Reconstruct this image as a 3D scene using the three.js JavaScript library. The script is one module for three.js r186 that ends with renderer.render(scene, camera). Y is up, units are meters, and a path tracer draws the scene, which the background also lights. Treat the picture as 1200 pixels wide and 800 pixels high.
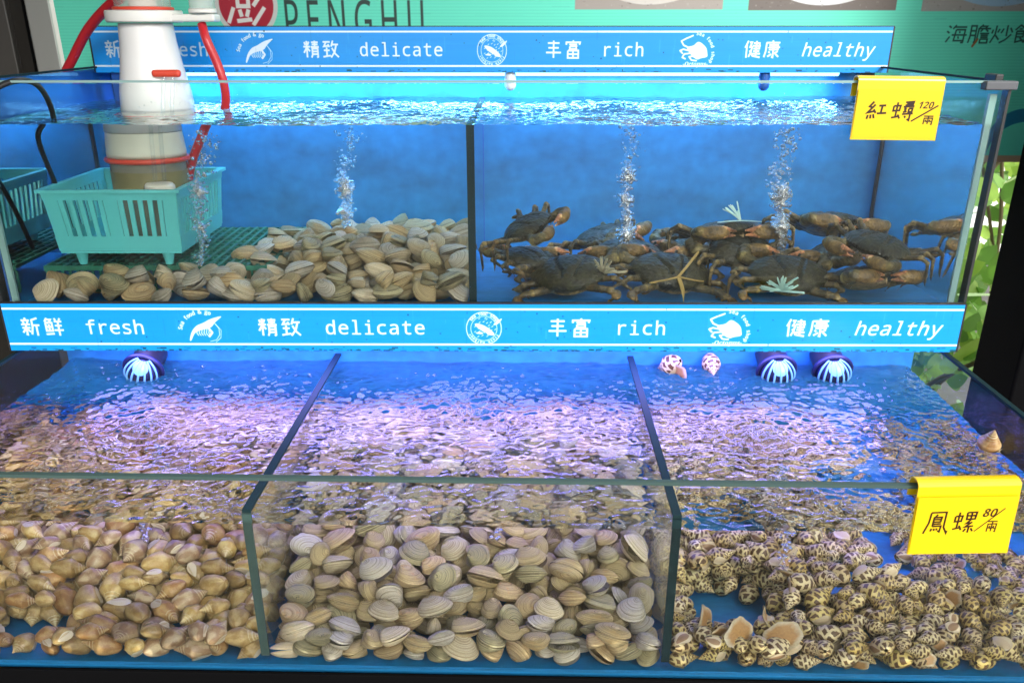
import * as THREE from 'three';
import { RoundedBoxGeometry } from 'three/addons/geometries/RoundedBoxGeometry.js';
import { mergeGeometries, mergeVertices } from 'three/addons/utils/BufferGeometryUtils.js';
import { ImprovedNoise } from 'three/addons/math/ImprovedNoise.js';
import { RectAreaLightUniformsLib } from 'three/addons/lights/RectAreaLightUniformsLib.js';

// ---------------------------------------------------------------- camera, sky, sun, lamps, exposure
const H = 1.5;                                    // heights below are written relative to this level above the ground
const scene = new THREE.Scene();
const camera = new THREE.PerspectiveCamera(45.66, 1.5, 0.05, 400);
camera.position.set(0.0526, H + 0.0077, 1.1993);
camera.rotation.order = 'YXZ';
camera.rotation.set(-0.3727, 0.0045, 0);
camera.focus = 1.2; camera.userData.fStop = 11;
const renderer = new THREE.WebGLRenderer({ antialias: true });
renderer.setSize(1024, 682);
renderer.toneMapping = THREE.LinearToneMapping;
renderer.toneMappingExposure = 2.78;
renderer.shadowMap.enabled = true;
{ // pale overcast sky
  const W = 64, Hh = 32, d = new Float32Array(W * Hh * 4);
  for (let j = 0; j < Hh; j++) for (let i = 0; i < W; i++) {
    const el = ((j + 0.5) / Hh - 0.5) * Math.PI, k = 0.85 + 0.35 * Math.max(0, Math.sin(el)), o = (j * W + i) * 4;
    d[o] = k * 1.02; d[o + 1] = k; d[o + 2] = k * 0.97; d[o + 3] = 1;
  }
  const t = new THREE.DataTexture(d, W, Hh, THREE.RGBAFormat, THREE.FloatType);
  t.mapping = THREE.EquirectangularReflectionMapping; t.magFilter = THREE.LinearFilter; t.needsUpdate = true;
  scene.background = t; scene.environment = t;
}
const sun = new THREE.DirectionalLight(new THREE.Color(1, 0.97, 0.92), 1.5);
sun.position.set(1.7, H + 1.5, 3.4); sun.target.position.set(0, H - 0.4, 0);
sun.shadow.radius = 45; sun.castShadow = true;
Object.assign(sun.shadow.camera, { left: -3, right: 3, top: 3, bottom: -3, near: 0.1, far: 20 });
scene.add(sun, sun.target);
RectAreaLightUniformsLib.init();
function ledLight(name, w, h, color, power, pos, look) {
  const l = new THREE.RectAreaLight(color, power, w, h);
  l.name = name; l.position.set(...pos); l.lookAt(...look); scene.add(l);
}
ledLight('led_upper', 1.36, 0.05, new THREE.Color(0.17, 0.53, 1.0), 13, [0, H - 0.088, -0.462], [0, H - 1, -0.462]);
ledLight('led_lower', 1.36, 0.10, new THREE.Color(0.29, 0.24, 1.0), 10, [0, H - 0.464, -0.056], [0, H - 1.2, 0.03]);

// ---------------------------------------------------------------- helpers
const V3 = (x, y, z) => new THREE.Vector3(x, y, z);
let seed = 12345;
const rnd = () => { seed = (seed + 0x6d2b79f5) | 0; let t = Math.imul(seed ^ (seed >>> 15), 1 | seed); t = (t + Math.imul(t ^ (t >>> 7), 61 | t)) ^ t; return ((t ^ (t >>> 14)) >>> 0) / 4294967296; };
const rr = (a, b) => a + (b - a) * rnd();
const clamp = (x, a, b) => Math.min(b, Math.max(a, x));
const mix = (a, b, t) => a + (b - a) * t;
const smooth = (a, b, x) => { const t = clamp((x - a) / (b - a), 0, 1); return t * t * (3 - 2 * t); };
const perlin = new ImprovedNoise();
const noise = (x, y = 0, z = 0) => perlin.noise(x, y, z);
const fbm = (x, y, z, o = 4) => { let s = 0, a = 0.5; for (let i = 0; i < o; i++) { s += a * noise(x, y, z); x *= 2.03; y *= 2.03; z *= 2.03; a *= 0.5; } return s; };
const used = new Map();
const numbered = (n) => { const k = used.get(n) ?? 0; used.set(n, k + 1); return k ? n + '_' + String(k).padStart(3, '0') : n; };
function tag(o, label, category, group, kind) {
  Object.assign(o.userData, { label, category });
  if (group) o.userData.group = group;
  if (kind) o.userData.kind = kind;
  return o;
}
function thing(name, label, category, pos = [0, 0, 0], group) {
  const o = new THREE.Group(); o.name = numbered(name); o.position.set(...pos); scene.add(o);
  return tag(o, label, category, group);
}
function part(name, geo, mat, parent, pos) {
  const m = new THREE.Mesh(geo, mat); m.name = name; m.castShadow = m.receiveShadow = true;
  if (pos) m.position.set(...pos);
  parent.add(m); return m;
}
function sub(name, geo, mat, over, pos) { const q = over.position; return part(name, geo, mat, over, [pos[0] - q.x, pos[1] - q.y, pos[2] - q.z]); }   // a piece of a part, placed in the thing's own axes
function struct(name, geo, mat, pos) {
  const m = part(numbered(name), geo, mat, scene, pos); m.userData.kind = 'structure'; return m;
}
const box = (w, h, d, r = 0) => r ? new RoundedBoxGeometry(w, h, d, 2, r) : new THREE.BoxGeometry(w, h, d);
const col = (r, g, b) => new THREE.Color().setRGB(r, g, b);
const std = (c, roughness = 0.6, extra = {}) => new THREE.MeshStandardMaterial({ color: c, roughness, ...extra });
const phys = (o) => new THREE.MeshPhysicalMaterial(o);
const tube = (pts, r, n = 40, k = 10) => new THREE.TubeGeometry(new THREE.CatmullRomCurve3(pts.map((p) => V3(...p))), n, r, k);
const place = (g, x, y, z) => g.translate(x, y, z);
// a point of the place from a pixel of the 1200 x 800 photograph and the upright plane (z) that the thing lies in
camera.updateMatrixWorld(true);
function at(px, py, z) {
  const f = 950.34, d = V3((px - 600) / f, -(py - 400) / f, -1).applyQuaternion(camera.quaternion);
  return camera.position.clone().addScaledVector(d, (z - camera.position.z) / d.z);
}
function dataTex(w, h, fn, srgb = true, repeat = true) {
  const d = new Uint8Array(w * h * 4);
  for (let j = 0; j < h; j++) for (let i = 0; i < w; i++) {
    const c = fn((i + 0.5) / w, (j + 0.5) / h), o = (j * w + i) * 4;
    for (let k = 0; k < 3; k++) { let v = clamp(c[k], 0, 1); if (srgb) v = v < 0.0031308 ? v * 12.92 : 1.055 * Math.pow(v, 1 / 2.4) - 0.055; d[o + k] = Math.round(v * 255); }
    d[o + 3] = 255;
  }
  const t = new THREE.DataTexture(d, w, h); t.magFilter = THREE.LinearFilter; t.minFilter = THREE.LinearFilter;
  if (repeat) t.wrapS = t.wrapT = THREE.RepeatWrapping;
  if (srgb) t.colorSpace = THREE.SRGBColorSpace;
  t.needsUpdate = true; return t;
}
function canvasTex(w, h, draw) {
  const c = document.createElement('canvas'); c.width = w; c.height = h;
  const x = c.getContext('2d'); draw(x, w, h);
  const t = new THREE.CanvasTexture(c); t.colorSpace = THREE.SRGBColorSpace; t.magFilter = THREE.LinearFilter; return t;
}

// ---------------------------------------------------------------- lettering: strokes of the characters on a 100 x 100 square
const G = {
  xin: '25,2 30,12|5,16 48,16|14,22 19,34|40,21 34,34|3,38 50,38|6,56 48,56|27,38 27,92 20,90|22,62 6,82|33,64 46,78|90,4 60,14 60,50 50,92|60,42 97,42|80,42 80,98',
  xian: '20,3 6,24|18,12 38,12 30,26|10,28 42,28 42,72 10,72 10,28|10,50 42,50|26,28 26,72|4,90 48,87|58,4 64,16|88,4 80,16|54,22 94,22|56,44 92,44|50,68 98,68|74,22 74,98',
  jing: '10,10 16,28|38,8 30,28|3,36 44,36|24,4 24,96|22,42 5,70|27,42 42,62|52,12 94,12|55,24 91,24|48,37 98,37|73,3 73,37|50,97 57,80 57,47 90,47 90,92 82,95|57,62 90,62|57,77 90,77',
  zhi: '4,10 48,10|24,10 10,34 42,32|34,22 44,38|8,56 44,56|26,40 26,86|2,92 50,84|66,2 54,36|60,24 98,24|86,24 74,64 50,96|58,42 76,74 98,94',
  feng: '14,16 86,16|18,42 82,42|4,68 96,68|50,2 50,98',
  fu: '48,1 52,9|8,26 8,12 92,12 88,26|26,24 74,24|30,34 70,34 70,48 30,48 30,34|18,57 82,57 82,97 18,97 18,57|50,57 50,97|18,77 82,77',
  jian: '22,3 4,42|14,26 14,97|30,12 44,12 34,38 46,38 40,66 28,92|32,56 52,86 98,94|54,16 90,16 90,46 54,46|48,31 98,31|54,60 92,60|50,74 98,74|72,4 72,86',
  kang: '50,1 54,10|12,14 96,14|14,14 12,60 3,94|30,27 84,27 84,51 30,51|22,39 97,39|57,19 57,94 48,92|28,62 38,70|24,90 48,76|86,60 72,68|62,66 92,92',
  peng: '8,8 20,18|3,36 15,46|4,92 20,62|26,16 62,16|44,3 44,30|30,30 58,30|31,42 57,42 57,60 31,60 31,42|34,66 38,80|56,66 50,80|25,88 63,85|92,6 68,32|94,34 68,60|96,62 64,96',
  hong: '25,2 8,26 20,30|34,16 4,56 38,48|30,40 42,58|8,68 5,88|20,66 22,86|32,64 38,84|52,22 84,20|68,21 66,58|48,60 92,57',
  xun: '6,22 36,20 34,44 6,46 6,22|21,4 21,76|4,80 40,72|30,64 42,84|56,4 92,0 90,14 56,18|50,26 98,22|62,10 88,9|54,36 66,36|60,30 60,52|52,52 68,48|76,34 92,33 91,50 76,51 76,34|50,62 98,58|86,52 86,92 76,86|62,70 68,80',
  liang: '10,8 90,8|16,92 16,30 86,28 86,92 76,90|50,8 50,90|36,44 26,66|34,56 44,70|68,44 58,66|66,56 78,70',
  feng4: '18,4 16,50 2,98|18,4 80,2 82,70 98,96 100,86|46,12 38,24|34,66 34,26 66,24 64,45 36,46|36,35 64,34|34,56 68,54|34,66 70,64 68,90 60,86|34,76 30,88|44,75 44,86|54,74 56,84',
  luo: '6,22 36,20 34,44 6,46 6,22|21,4 21,76|4,80 40,72|30,64 42,84|54,6 94,4 92,34 56,36 54,6|74,5 74,35|55,20 93,19|76,38 60,54 80,52|84,48 58,70 92,66|74,68 74,96|62,78 54,92|84,76 94,90',
  hai: '10,6 22,16|4,34 16,44|4,92 20,62|44,2 30,22|38,12 94,12|46,26 40,84 88,84|46,26 88,26 84,94 74,94|28,54 98,54|62,34 65,44|58,62 62,74',
  dan: '2,96 8,60 8,6 32,6 32,94 26,92|8,32 32,32|8,56 32,56|62,0 46,16|56,8 80,8 74,18|40,20 98,20|44,20 40,96|62,24 52,36|76,24 88,36|52,46 94,46|56,56 90,56|56,66 90,66|56,76 90,76 90,96 56,96 56,76',
  chao: '8,26 4,46|38,22 30,40|22,4 20,50 2,96|22,56 40,80|72,2 72,60|56,20 46,44|86,16 98,40|94,50 70,80 44,96',
  fan: '28,0 4,28|28,2 52,24|22,22 36,22|12,34 44,34 44,64 12,64|12,48 44,48|12,34 12,92 48,80|30,68 50,92|96,6 60,14 60,60 50,96|62,38 94,38 62,96|66,50 98,96',
};
function glyph(x, name, px, py, w, h, lw, style, skew = 0) {
  x.strokeStyle = style; x.lineWidth = lw; x.lineCap = 'butt'; x.lineJoin = 'miter';
  for (const s of G[name].split('|')) {
    x.beginPath();
    s.split(' ').forEach((q, i) => { const [a, b] = q.split(',').map(Number), X = px + (a / 100) * w + skew * (1 - b / 100) * h, Y = py + (b / 100) * h; i ? x.lineTo(X, Y) : x.moveTo(X, Y); });
    x.stroke();
  }
}
function spaced(x, text, px0, px1, base, size, style, italic = false, family = 'monospace') {
  x.fillStyle = style; x.font = size + 'px ' + family;
  const n = text.length, step = n > 1 ? (px1 - px0 - size * 0.5) / (n - 1) : 0;
  for (let i = 0; i < n; i++) {
    x.save(); x.translate(px0 + i * step, base); if (italic) x.transform(1, 0, -0.22, 1, 0, 0); x.fillText(text[i], 0, 0); if (family === 'monospace') { x.strokeStyle = style; x.lineWidth = size * 0.010; x.strokeText(text[i], 0, 0); } x.restore();
  }
}
function arcText(x, text, cx, cy, r, a0, a1, size, style) {
  x.fillStyle = style; x.font = 'bold ' + size + 'px sans-serif'; x.textAlign = 'center';
  for (let i = 0; i < text.length; i++) { const a = mix(a0, a1, i / (text.length - 1)); x.save(); x.translate(cx + r * Math.cos(a), cy + r * Math.sin(a)); x.rotate(a + Math.PI / 2); x.fillText(text[i], 0, 0); x.restore(); }
  x.textAlign = 'left';
}
function poly(x, pts, style, fill = true, lw = 2) {
  x.beginPath();
  const n = pts.length;
  for (let i = 0; i < n; i++) { const [a, b] = pts[i], [c, d] = pts[(i + 1) % n]; if (!i) fill ? x.moveTo((a + c) / 2, (b + d) / 2) : x.moveTo(a, b); if (fill) { const [e, f] = pts[(i + 2) % n]; x.quadraticCurveTo(c, d, (c + e) / 2, (d + f) / 2); } else if (i < n - 1) { x.lineTo(c, d); } }
  if (fill) { x.fillStyle = style; x.fill(); } else { x.strokeStyle = style; x.lineWidth = lw; x.lineCap = 'round'; x.lineJoin = 'round'; x.stroke(); }
}
function shrimpLogo(x, X, Y, s, st) {           // s = width
  const q = (a) => a.map(([u, v]) => [X + u * s, Y + v * s]);
  arcText(x, 'Sea food & go', X + 0.5 * s, Y + 0.62 * s, 0.56 * s, -2.85, -1.25, 0.15 * s, st);
  poly(x, q([[0.1, 0.78], [0.13, 0.66], [0.2, 0.5], [0.34, 0.36], [0.5, 0.31], [0.64, 0.22], [0.78, 0.17], [1.04, 0.1], [0.82, 0.27], [0.76, 0.34], [0.7, 0.42], [0.55, 0.47], [0.4, 0.5], [0.26, 0.57], [0.2, 0.68], [0.13, 0.8]]), st);
  for (let i = 0; i < 6; i++) poly(x, q([[0.34 + i * 0.06, 0.46], [0.31 + i * 0.06, 0.58], [0.35 + i * 0.06, 0.64]]), st, false, s * 0.022);
  poly(x, q([[0.62, 0.44], [0.7, 0.56], [0.62, 0.66]]), st, false, s * 0.06);
  poly(x, q([[0.78, 0.3], [0.88, 0.45], [0.88, 0.62], [0.78, 0.76], [0.62, 0.8]]), st, false, s * 0.016);
  poly(x, q([[0.8, 0.32], [0.93, 0.5], [0.9, 0.7], [0.76, 0.82]]), st, false, s * 0.014);
}
function fishLogo(x, X, Y, s, st, bg) {
  const cx = X + s / 2, cy = Y + s / 2;
  x.strokeStyle = st; x.lineWidth = s * 0.025; x.beginPath(); x.arc(cx, cy, s * 0.48, 0, 7); x.stroke();
  x.lineWidth = s * 0.018; x.beginPath(); x.arc(cx, cy, s * 0.36, 0, 7); x.stroke();
  arcText(x, 'sea food shop', cx, cy, s * 0.385, -2.5, -0.6, s * 0.13, st);
  arcText(x, 'fresh harbour', cx, cy, s * 0.385, 0.5, 2.7, s * 0.11, st);
  const q = (a) => a.map(([u, v]) => [X + u * s, Y + v * s]);
  poly(x, q([[0.2, 0.34], [0.42, 0.36], [0.66, 0.5], [0.84, 0.7], [0.6, 0.66], [0.36, 0.52]]), st);
  poly(x, q([[0.7, 0.4], [1.06, 0.14], [0.88, 0.4]]), st);
  poly(x, q([[0.2, 0.64], [0.44, 0.58], [0.5, 0.68]]), st); poly(x, q([[0.52, 0.68], [0.7, 0.6], [0.84, 0.72]]), st);
  for (let i = 0; i < 26; i++) { const a = (i * 2.4), r = s * (0.12 + 0.2 * ((i * 37 % 26) / 26)); poly(x, [[cx + r * Math.cos(a), cy + r * Math.sin(a)], [cx + r * Math.cos(a) + s * 0.04, cy + r * Math.sin(a) - s * 0.03]], st, false, s * 0.02); }
}
function octopusLogo(x, X, Y, s, st) {
  const q = (a) => a.map(([u, v]) => [X + u * s, Y + v * s]);
  poly(x, q([[0.2, 0.3], [0.45, 0.28], [0.54, 0.16], [0.64, 0.16], [0.86, 0.32], [0.9, 0.5], [0.92, 0.62], [0.7, 0.64], [0.6, 0.7], [0.45, 0.62], [0.28, 0.44]]), st);
  poly(x, q([[0.3, 0.34], [0.12, 0.26], [0.04, 0.14], [0.2, 0.06], [0.4, -0.02]]), st, false, s * 0.05);
  poly(x, q([[0.3, 0.42], [0.12, 0.38], [0.02, 0.42], [0.1, 0.5]]), st, false, s * 0.05);
  poly(x, q([[0.34, 0.5], [0.16, 0.52], [0.1, 0.62], [0.2, 0.66]]), st, false, s * 0.05);
  poly(x, q([[0.46, 0.58], [0.32, 0.6], [0.4, 0.7], [0.56, 0.72]]), st, false, s * 0.05);
  arcText(x, 'Sea food shop', X + 0.5 * s, Y + 0.5 * s, 0.53 * s, -1.5, 0.45, s * 0.15, st);
  x.fillStyle = st; x.font = 'italic bold ' + s * 0.17 + 'px serif'; x.fillText('-Octopus-', X + 0.12 * s, Y + 0.87 * s);
}
function signArt(dirt) {
  return canvasTex(2048, 108, (x, w, h) => {
    x.fillStyle = '#0e90e6'; x.fillRect(0, 0, w, h);
    for (let i = 0; i < 500; i++) { x.fillStyle = `rgba(${rnd() < 0.5 ? '10,110,190' : '60,170,235'},${rr(0.02, 0.06)})`; x.fillRect(rr(-100, w), rr(0, h), rr(20, 240), rr(1, 4)); }
    const st = '#d5e6f5';
    x.fillStyle = '#dcecf8'; x.fillRect(0, 9, w, 4.5); x.fillRect(0, 90, w, 4.5);
    const cy = 31, ch = 43, cw = 42, gap = 8, L = 4.5;
    const pair = (u, a, b) => { const X = u * w; glyph(x, a, X, cy, cw, ch, L, st); glyph(x, b, X + cw + gap, cy, cw, ch, L, st); };
    pair(0.016, 'xin', 'xian'); spaced(x, 'fresh', 0.083 * w, 0.144 * w, 69, 43, st);
    shrimpLogo(x, 0.187 * w, 17, 86, st);
    pair(0.265, 'jing', 'zhi'); spaced(x, 'delicate', 0.335 * w, 0.439 * w, 69, 43, st);
    fishLogo(x, 0.483 * w, 16, 78, st);
    pair(0.569, 'feng', 'fu'); spaced(x, 'rich', 0.640 * w, 0.691 * w, 69, 43, st);
    octopusLogo(x, 0.737 * w, 22, 80, st);
    pair(0.818, 'jian', 'kang'); spaced(x, 'healthy', 0.889 * w, 0.978 * w, 69, 43, st, true);
    for (let i = 0; i < 420 * dirt; i++) { // algae and splash specks along the lower edge
      const X = rr(0, w), y = h - Math.abs(rr(-1, 1) * rr(0, 1)) * 12; x.fillStyle = `rgba(${rnd() < 0.6 ? '14,60,48' : '8,36,44'},${rr(0.25, 0.85)})`; x.fillRect(X, y, rr(1, 14), rr(1, 4));
    }
    for (let i = 0; i < 90; i++) { const X = rr(0, w), y = rr(0, h * 0.7), l = rr(6, 40); x.fillStyle = `rgba(${rnd() < 0.5 ? '200,225,240' : '8,80,130'},${rr(0.05, 0.16)})`; x.fillRect(X, y, rr(1, 3), l); }
    for (let i = 0; i < 70; i++) { x.fillStyle = `rgba(10,40,60,${rr(0.2, 0.7)})`; x.fillRect(rr(0, w), rr(4, h), rr(1.5, 4), rr(1.5, 4)); }
  });
}

// ---------------------------------------------------------------- shared materials
const M = {
  glass: phys({ color: col(0.965, 0.985, 0.975), roughness: 0.01, transmission: 1, thickness: 0, ior: 1.22 }),
  wetGlass: phys({ color: col(0.95, 0.98, 0.965), roughness: 0.01, transmission: 1, thickness: 0, ior: 1.16 }),
  edge: phys({ color: col(0.008, 0.026, 0.030), roughness: 0.6, specularIntensity: 0.3 }),
  edgeMid: phys({ color: col(0.050, 0.085, 0.078), roughness: 0.5, specularIntensity: 0.4 }),
  edgePale: phys({ color: col(0.22, 0.36, 0.35), roughness: 0.3 }),
  silicone: std(col(0.012, 0.013, 0.015), 0.5),
  black: phys({ color: col(0.0022, 0.0022, 0.0026), roughness: 0.8, specularIntensity: 0.12 }),
  blueFilm: std(col(0.008, 0.085, 0.36), 0.4),
  floorFilm: std(col(1, 1, 1), 0.4, { map: dataTex(512, 256, (u, v) => { const k = smooth(-0.1, 0.35, fbm(u * 14, v * 7, 5, 5)), s = 0.92 + 0.35 * fbm(u * 90, v * 40, 2, 3); return [mix(0.014, 0.016, k) * s, mix(0.19, 0.14, k) * s, mix(0.46, 0.30, k) * s]; }) }),
  white: phys({ color: col(0.78, 0.78, 0.75), roughness: 0.35 }),
  red: phys({ color: col(0.52, 0.02, 0.03), roughness: 0.3 }),
  redPlastic: phys({ color: col(0.65, 0.06, 0.03), roughness: 0.35 }),
  clear: phys({ color: col(0.93, 0.95, 0.95), roughness: 0.02, transmission: 1, thickness: 0, ior: 1.4 }),
  grey: std(col(0.075, 0.08, 0.092), 0.55),
  alu: std(col(0.45, 0.45, 0.43), 0.4, { metalness: 0.6 }),
  teal: phys({ color: col(0.10, 0.52, 0.52), roughness: 0.4 }),
  green: phys({ color: col(0.010, 0.14, 0.085), roughness: 0.5 }),
  cable: phys({ color: col(0.012, 0.013, 0.014), roughness: 0.35 }),
  water: phys({ color: col(1, 1, 1), roughness: 0, transmission: 1, thickness: 0.2, ior: 1.333 }),
  bubble: phys({ color: col(1, 1, 1), roughness: 0.0, transmission: 1, thickness: 0.001, ior: 0.75 }),
};

// ---------------------------------------------------------------- ground and surroundings
{
  const t = dataTex(256, 256, (u, v) => { const k = 0.075 + 0.05 * fbm(u * 9, v * 9, 2, 5) + 0.02 * noise(u * 90, v * 90); return [k, k * 0.97, k * 0.92]; });
  t.repeat.set(120, 120);
  struct('ground', new THREE.PlaneGeometry(400, 400).rotateX(-Math.PI / 2), std(col(1, 1, 1), 0.85, { map: t }));
}
{ // unseen roof overhead, added to shade the counter together with the wall below
  const c = thing('added_canopy', 'pale unseen roof added to shade the shop front', 'added_canopy', [-0.9, H + 1.25, 0.6]);
  part('roof_panel', box(3.9, 0.05, 2.8), std(col(0.45, 0.45, 0.43), 0.7), c);
  part('fascia', box(3.9, 0.16, 0.03), M.alu, c, [0, -0.06, 1.42]);
}
{ // dark glazed door with its aluminium frame, behind the tank
  const d = thing('shop_door', 'dark glazed shop door in a brushed aluminium frame behind the tank', 'door', [0, 0, 0]);
  const a = at(42, 40, -0.70), b = at(71, 40, -0.70);
  part('frame_post', box(b.x - a.x, 2.6, 0.05, 0.004), M.alu, d, [(a.x + b.x) / 2, 1.3, -0.70]);
  part('door_leaf', box(1.2, 2.6, 0.03), phys({ color: col(0.022, 0.020, 0.017), roughness: 0.12 }), d, [a.x - 0.6, 1.3, -0.72]);
  part('frame_post', box(0.012, 2.6, 0.02, 0.002), M.black, d, [a.x - 0.006, 1.3, -0.695]);
  part('inner_stile', box(0.05, 2.6, 0.02, 0.004), std(col(0.06, 0.055, 0.05), 0.4), d, [a.x - 0.075, 1.3, -0.70]);
}
{  // unseen wall, added to block the sky on the left
  const w = thing('added_side_wall', 'dark unseen wall added next to the tanks to block the sky', 'wall', [-1.55, 1.3, 0.6]);
  part('wall_panel', box(0.1, 2.6, 2.6), std(col(0.05, 0.048, 0.045), 0.7), w);
}
{ // green corrugated signboard
  const z = -0.62, x0 = at(71, 40, -0.62).x, x1 = 1.5, y0 = H - 0.275, y1 = H + 0.5, W = 2048, Hh = Math.round(W * (y1 - y0) / (x1 - x0));
  const art = canvasTex(W, Hh, (x) => {
    const P = (px, py) => { const p = at(px, py, z + 0.006); return [(p.x - x0) / (x1 - x0) * W, (y1 - p.y) / (y1 - y0) * Hh]; };
    x.fillStyle = '#5edcbf'; x.fillRect(0, 0, W, Hh);
    for (let j = 0; j < Hh; j += 5.2) { x.fillStyle = 'rgba(20,120,95,0.10)'; x.fillRect(0, j, W, 1.6); }
    for (let i = 0; i < 300; i++) { x.fillStyle = `rgba(20,90,70,${rr(0.02, 0.08)})`; x.fillRect(rr(0, W), rr(0, Hh), rr(1, 90), rr(1, 3)); }
    const [cx, cy] = P(288, 5), [ex] = P(325, 5), R = ex - cx;
    x.fillStyle = '#c9cfc9'; x.beginPath(); x.arc(cx, cy, R, 0, 7); x.fill();
    x.fillStyle = '#a8182f'; x.beginPath(); x.arc(cx, cy, R * 0.86, 0, 7); x.fill();
    const [gx, gy] = P(259, -31), [gx1, gy1] = P(314, 32); glyph(x, 'peng', gx, gy, gx1 - gx, gy1 - gy, R * 0.13, '#dfe0da');
    const [tx, ty] = P(333, 47), [tx1] = P(500, 42); x.fillStyle = '#1b3a33'; x.font = (tx1 - tx) / 4.1 + 'px sans-serif'; { const k = (tx1 - tx - 5 * 9) / x.measureText('PENGHU').width; let q = tx; for (const ch of 'PENGHU') { x.save(); x.translate(q, ty); x.scale(k, 1.5); x.fillText(ch, 0, 0); x.restore(); q += x.measureText(ch).width * k + 9; } }
    const photo = (a, b, y, base, blob) => { const [u] = P(a, 0), [v, w] = P(b, y); x.fillStyle = base; x.fillRect(u, w - 190, v - u, 190); x.fillStyle = blob; x.beginPath(); x.ellipse((u + v) / 2, w - 70, (v - u) * 0.42, 62, 0, 0, 7); x.fill(); for (let i = 0; i < 500; i++) { x.fillStyle = `rgba(${rnd() < 0.5 ? '60,50,45' : '220,215,210'},${rr(0.05, 0.3)})`; x.fillRect(rr(u, v - 4), w - rr(0, 188) - 3, rr(1, 5), rr(1, 3)); } };
    photo(674, 847, 11, '#9c948c', '#c9c4bd'); photo(878, 1050, 12, '#6b625c', '#d4d6d8'); photo(1082, 1256, 13, '#9a9a95', '#8fb4cc');
    [['hai', 1111], ['dan', 1138], ['chao', 1164], ['fan', 1191]].forEach(([g, px]) => { const [a, b] = P(px, 29), [c, e] = P(px + 21, 51); glyph(x, g, a, b, c - a, e - b, 2.6, '#1d4a40'); });
    { const [a, b] = P(1140, 54), [c, e] = P(1146, 46); poly(x, [[a, b], [c, e]], '#8a5a35', false, 4); }
    { const [a, b] = P(1182, 148), [c] = P(1222, 148), r = c - a; x.fillStyle = '#15799b'; x.beginPath(); x.arc(a + r * 0.4, b + r * 0.5, r, 0, 7); x.fill(); x.fillStyle = '#5edcbf'; x.beginPath(); x.arc(a + r * 0.5, b + r * 0.85, r * 0.98, 0, 7); x.fill(); }
    { const [, b] = P(1185, 182); x.fillStyle = '#b49a7e'; x.fillRect(0, b, W, Hh - b); }
  });
  const m = std(col(1, 1, 1), 0.45, { map: art }), side = std(col(0.06, 0.3, 0.22), 0.5);
  const b = thing('green_signboard', 'green corrugated plastic signboard with red round emblem behind the tanks', 'signboard', [0, 0, 0]);
  part('board', box(x1 - x0, y1 - y0, 0.012), [side, side, side, side, m, side], b, [(x0 + x1) / 2, (y0 + y1) / 2, z]);
}
{ // black pillar, widened out of view to keep sky reflections off the water
  const p = at(1169, 300, -0.34);
  const t = thing('black_pillar', 'matt black pillar beside the tanks', 'pillar', [p.x + 0.6, 0, -0.27]);
  part('shaft', box(1.2, 3.2, 0.14, 0.006), M.black, t, [0, 1.6, 0]);
}
{
  const w = thing('garden_wall', 'white rendered garden wall beyond the shrubs', 'wall', [2.6, 0, -4.4]);
  part('wall_face', box(5.2, 2.6, 0.15), std(col(0.8, 0.8, 0.78), 0.8), w, [0, 1.3, 0]);
  part('coping', box(5.3, 0.08, 0.22, 0.01), std(col(0.6, 0.6, 0.58), 0.8), w, [0, 2.642, 0]);
}
// leafy shrubs outside
const leafGeo = (() => {
  const s = new THREE.Shape(); s.moveTo(0, 0); s.bezierCurveTo(0.4, 0.12, 0.42, 0.6, 0, 1); s.bezierCurveTo(-0.42, 0.6, -0.4, 0.12, 0, 0);
  const g = new THREE.ShapeGeometry(s, 6), p = g.attributes.position;
  for (let i = 0; i < p.count; i++) p.setZ(i, -0.25 * p.getX(i) ** 2 * 2 - 0.16 * p.getY(i) ** 2);
  g.computeVertexNormals(); return g;
})();
const leafMats = [[0.20, 0.40, 0.06], [0.32, 0.50, 0.07], [0.14, 0.30, 0.05]].map((c) => phys({ color: col(...c), roughness: 0.6, transmission: 0.45, thickness: 0, side: THREE.DoubleSide }));
function shrub(x, z, h, label, n) {
  const s = thing('leafy_shrub', label, 'shrub', [x, 0, z], 'shrubs growing beyond the counter');
  for (let k = 0; k < 5; k++) {
    const a = rr(0, 6.28), p = []; for (let i = 0; i <= 4; i++) p.push([Math.cos(a) * 0.09 * i * i * 0.35 + rr(-0.02, 0.02), h * i / 4, Math.sin(a) * 0.09 * i * i * 0.35]);
    part('stem', tube(p, 0.008, 14, 6), std(col(0.09, 0.07, 0.03), 0.8), s);
  }
  const per = [[], [], []];
  for (let i = 0; i < n; i++) {
    const g = leafGeo.clone(), y = h * Math.pow(rnd(), 0.75) * 1.05 + 0.1, r = rr(0.03, 0.36), a = rr(0, 6.28), sz = rr(0.07, 0.13);
    g.scale(sz, sz, sz); g.rotateX(rr(-1.2, 0.9)); g.rotateZ(rr(-1.2, 1.2)); g.rotateY(rr(0, 6.28)); g.translate(Math.cos(a) * r, y, Math.sin(a) * r); per[i % 3].push(g);
  }
  per.forEach((g, i) => part('foliage', mergeGeometries(g), leafMats[i], s));
}
shrub(1.5, -1.55, 0.62, 'low leafy shrub beside the foot of the tank stand', 240);
shrub(1.62, -2.0, 1.42, 'leafy green shrub showing between the tank corner and the black pillar', 330);
shrub(2.35, -2.5, 1.35, 'taller leafy green shrub standing behind the black pillar', 330);
shrub(1.15, -2.7, 1.2, 'low leafy green shrub behind the green signboard', 260);

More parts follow.
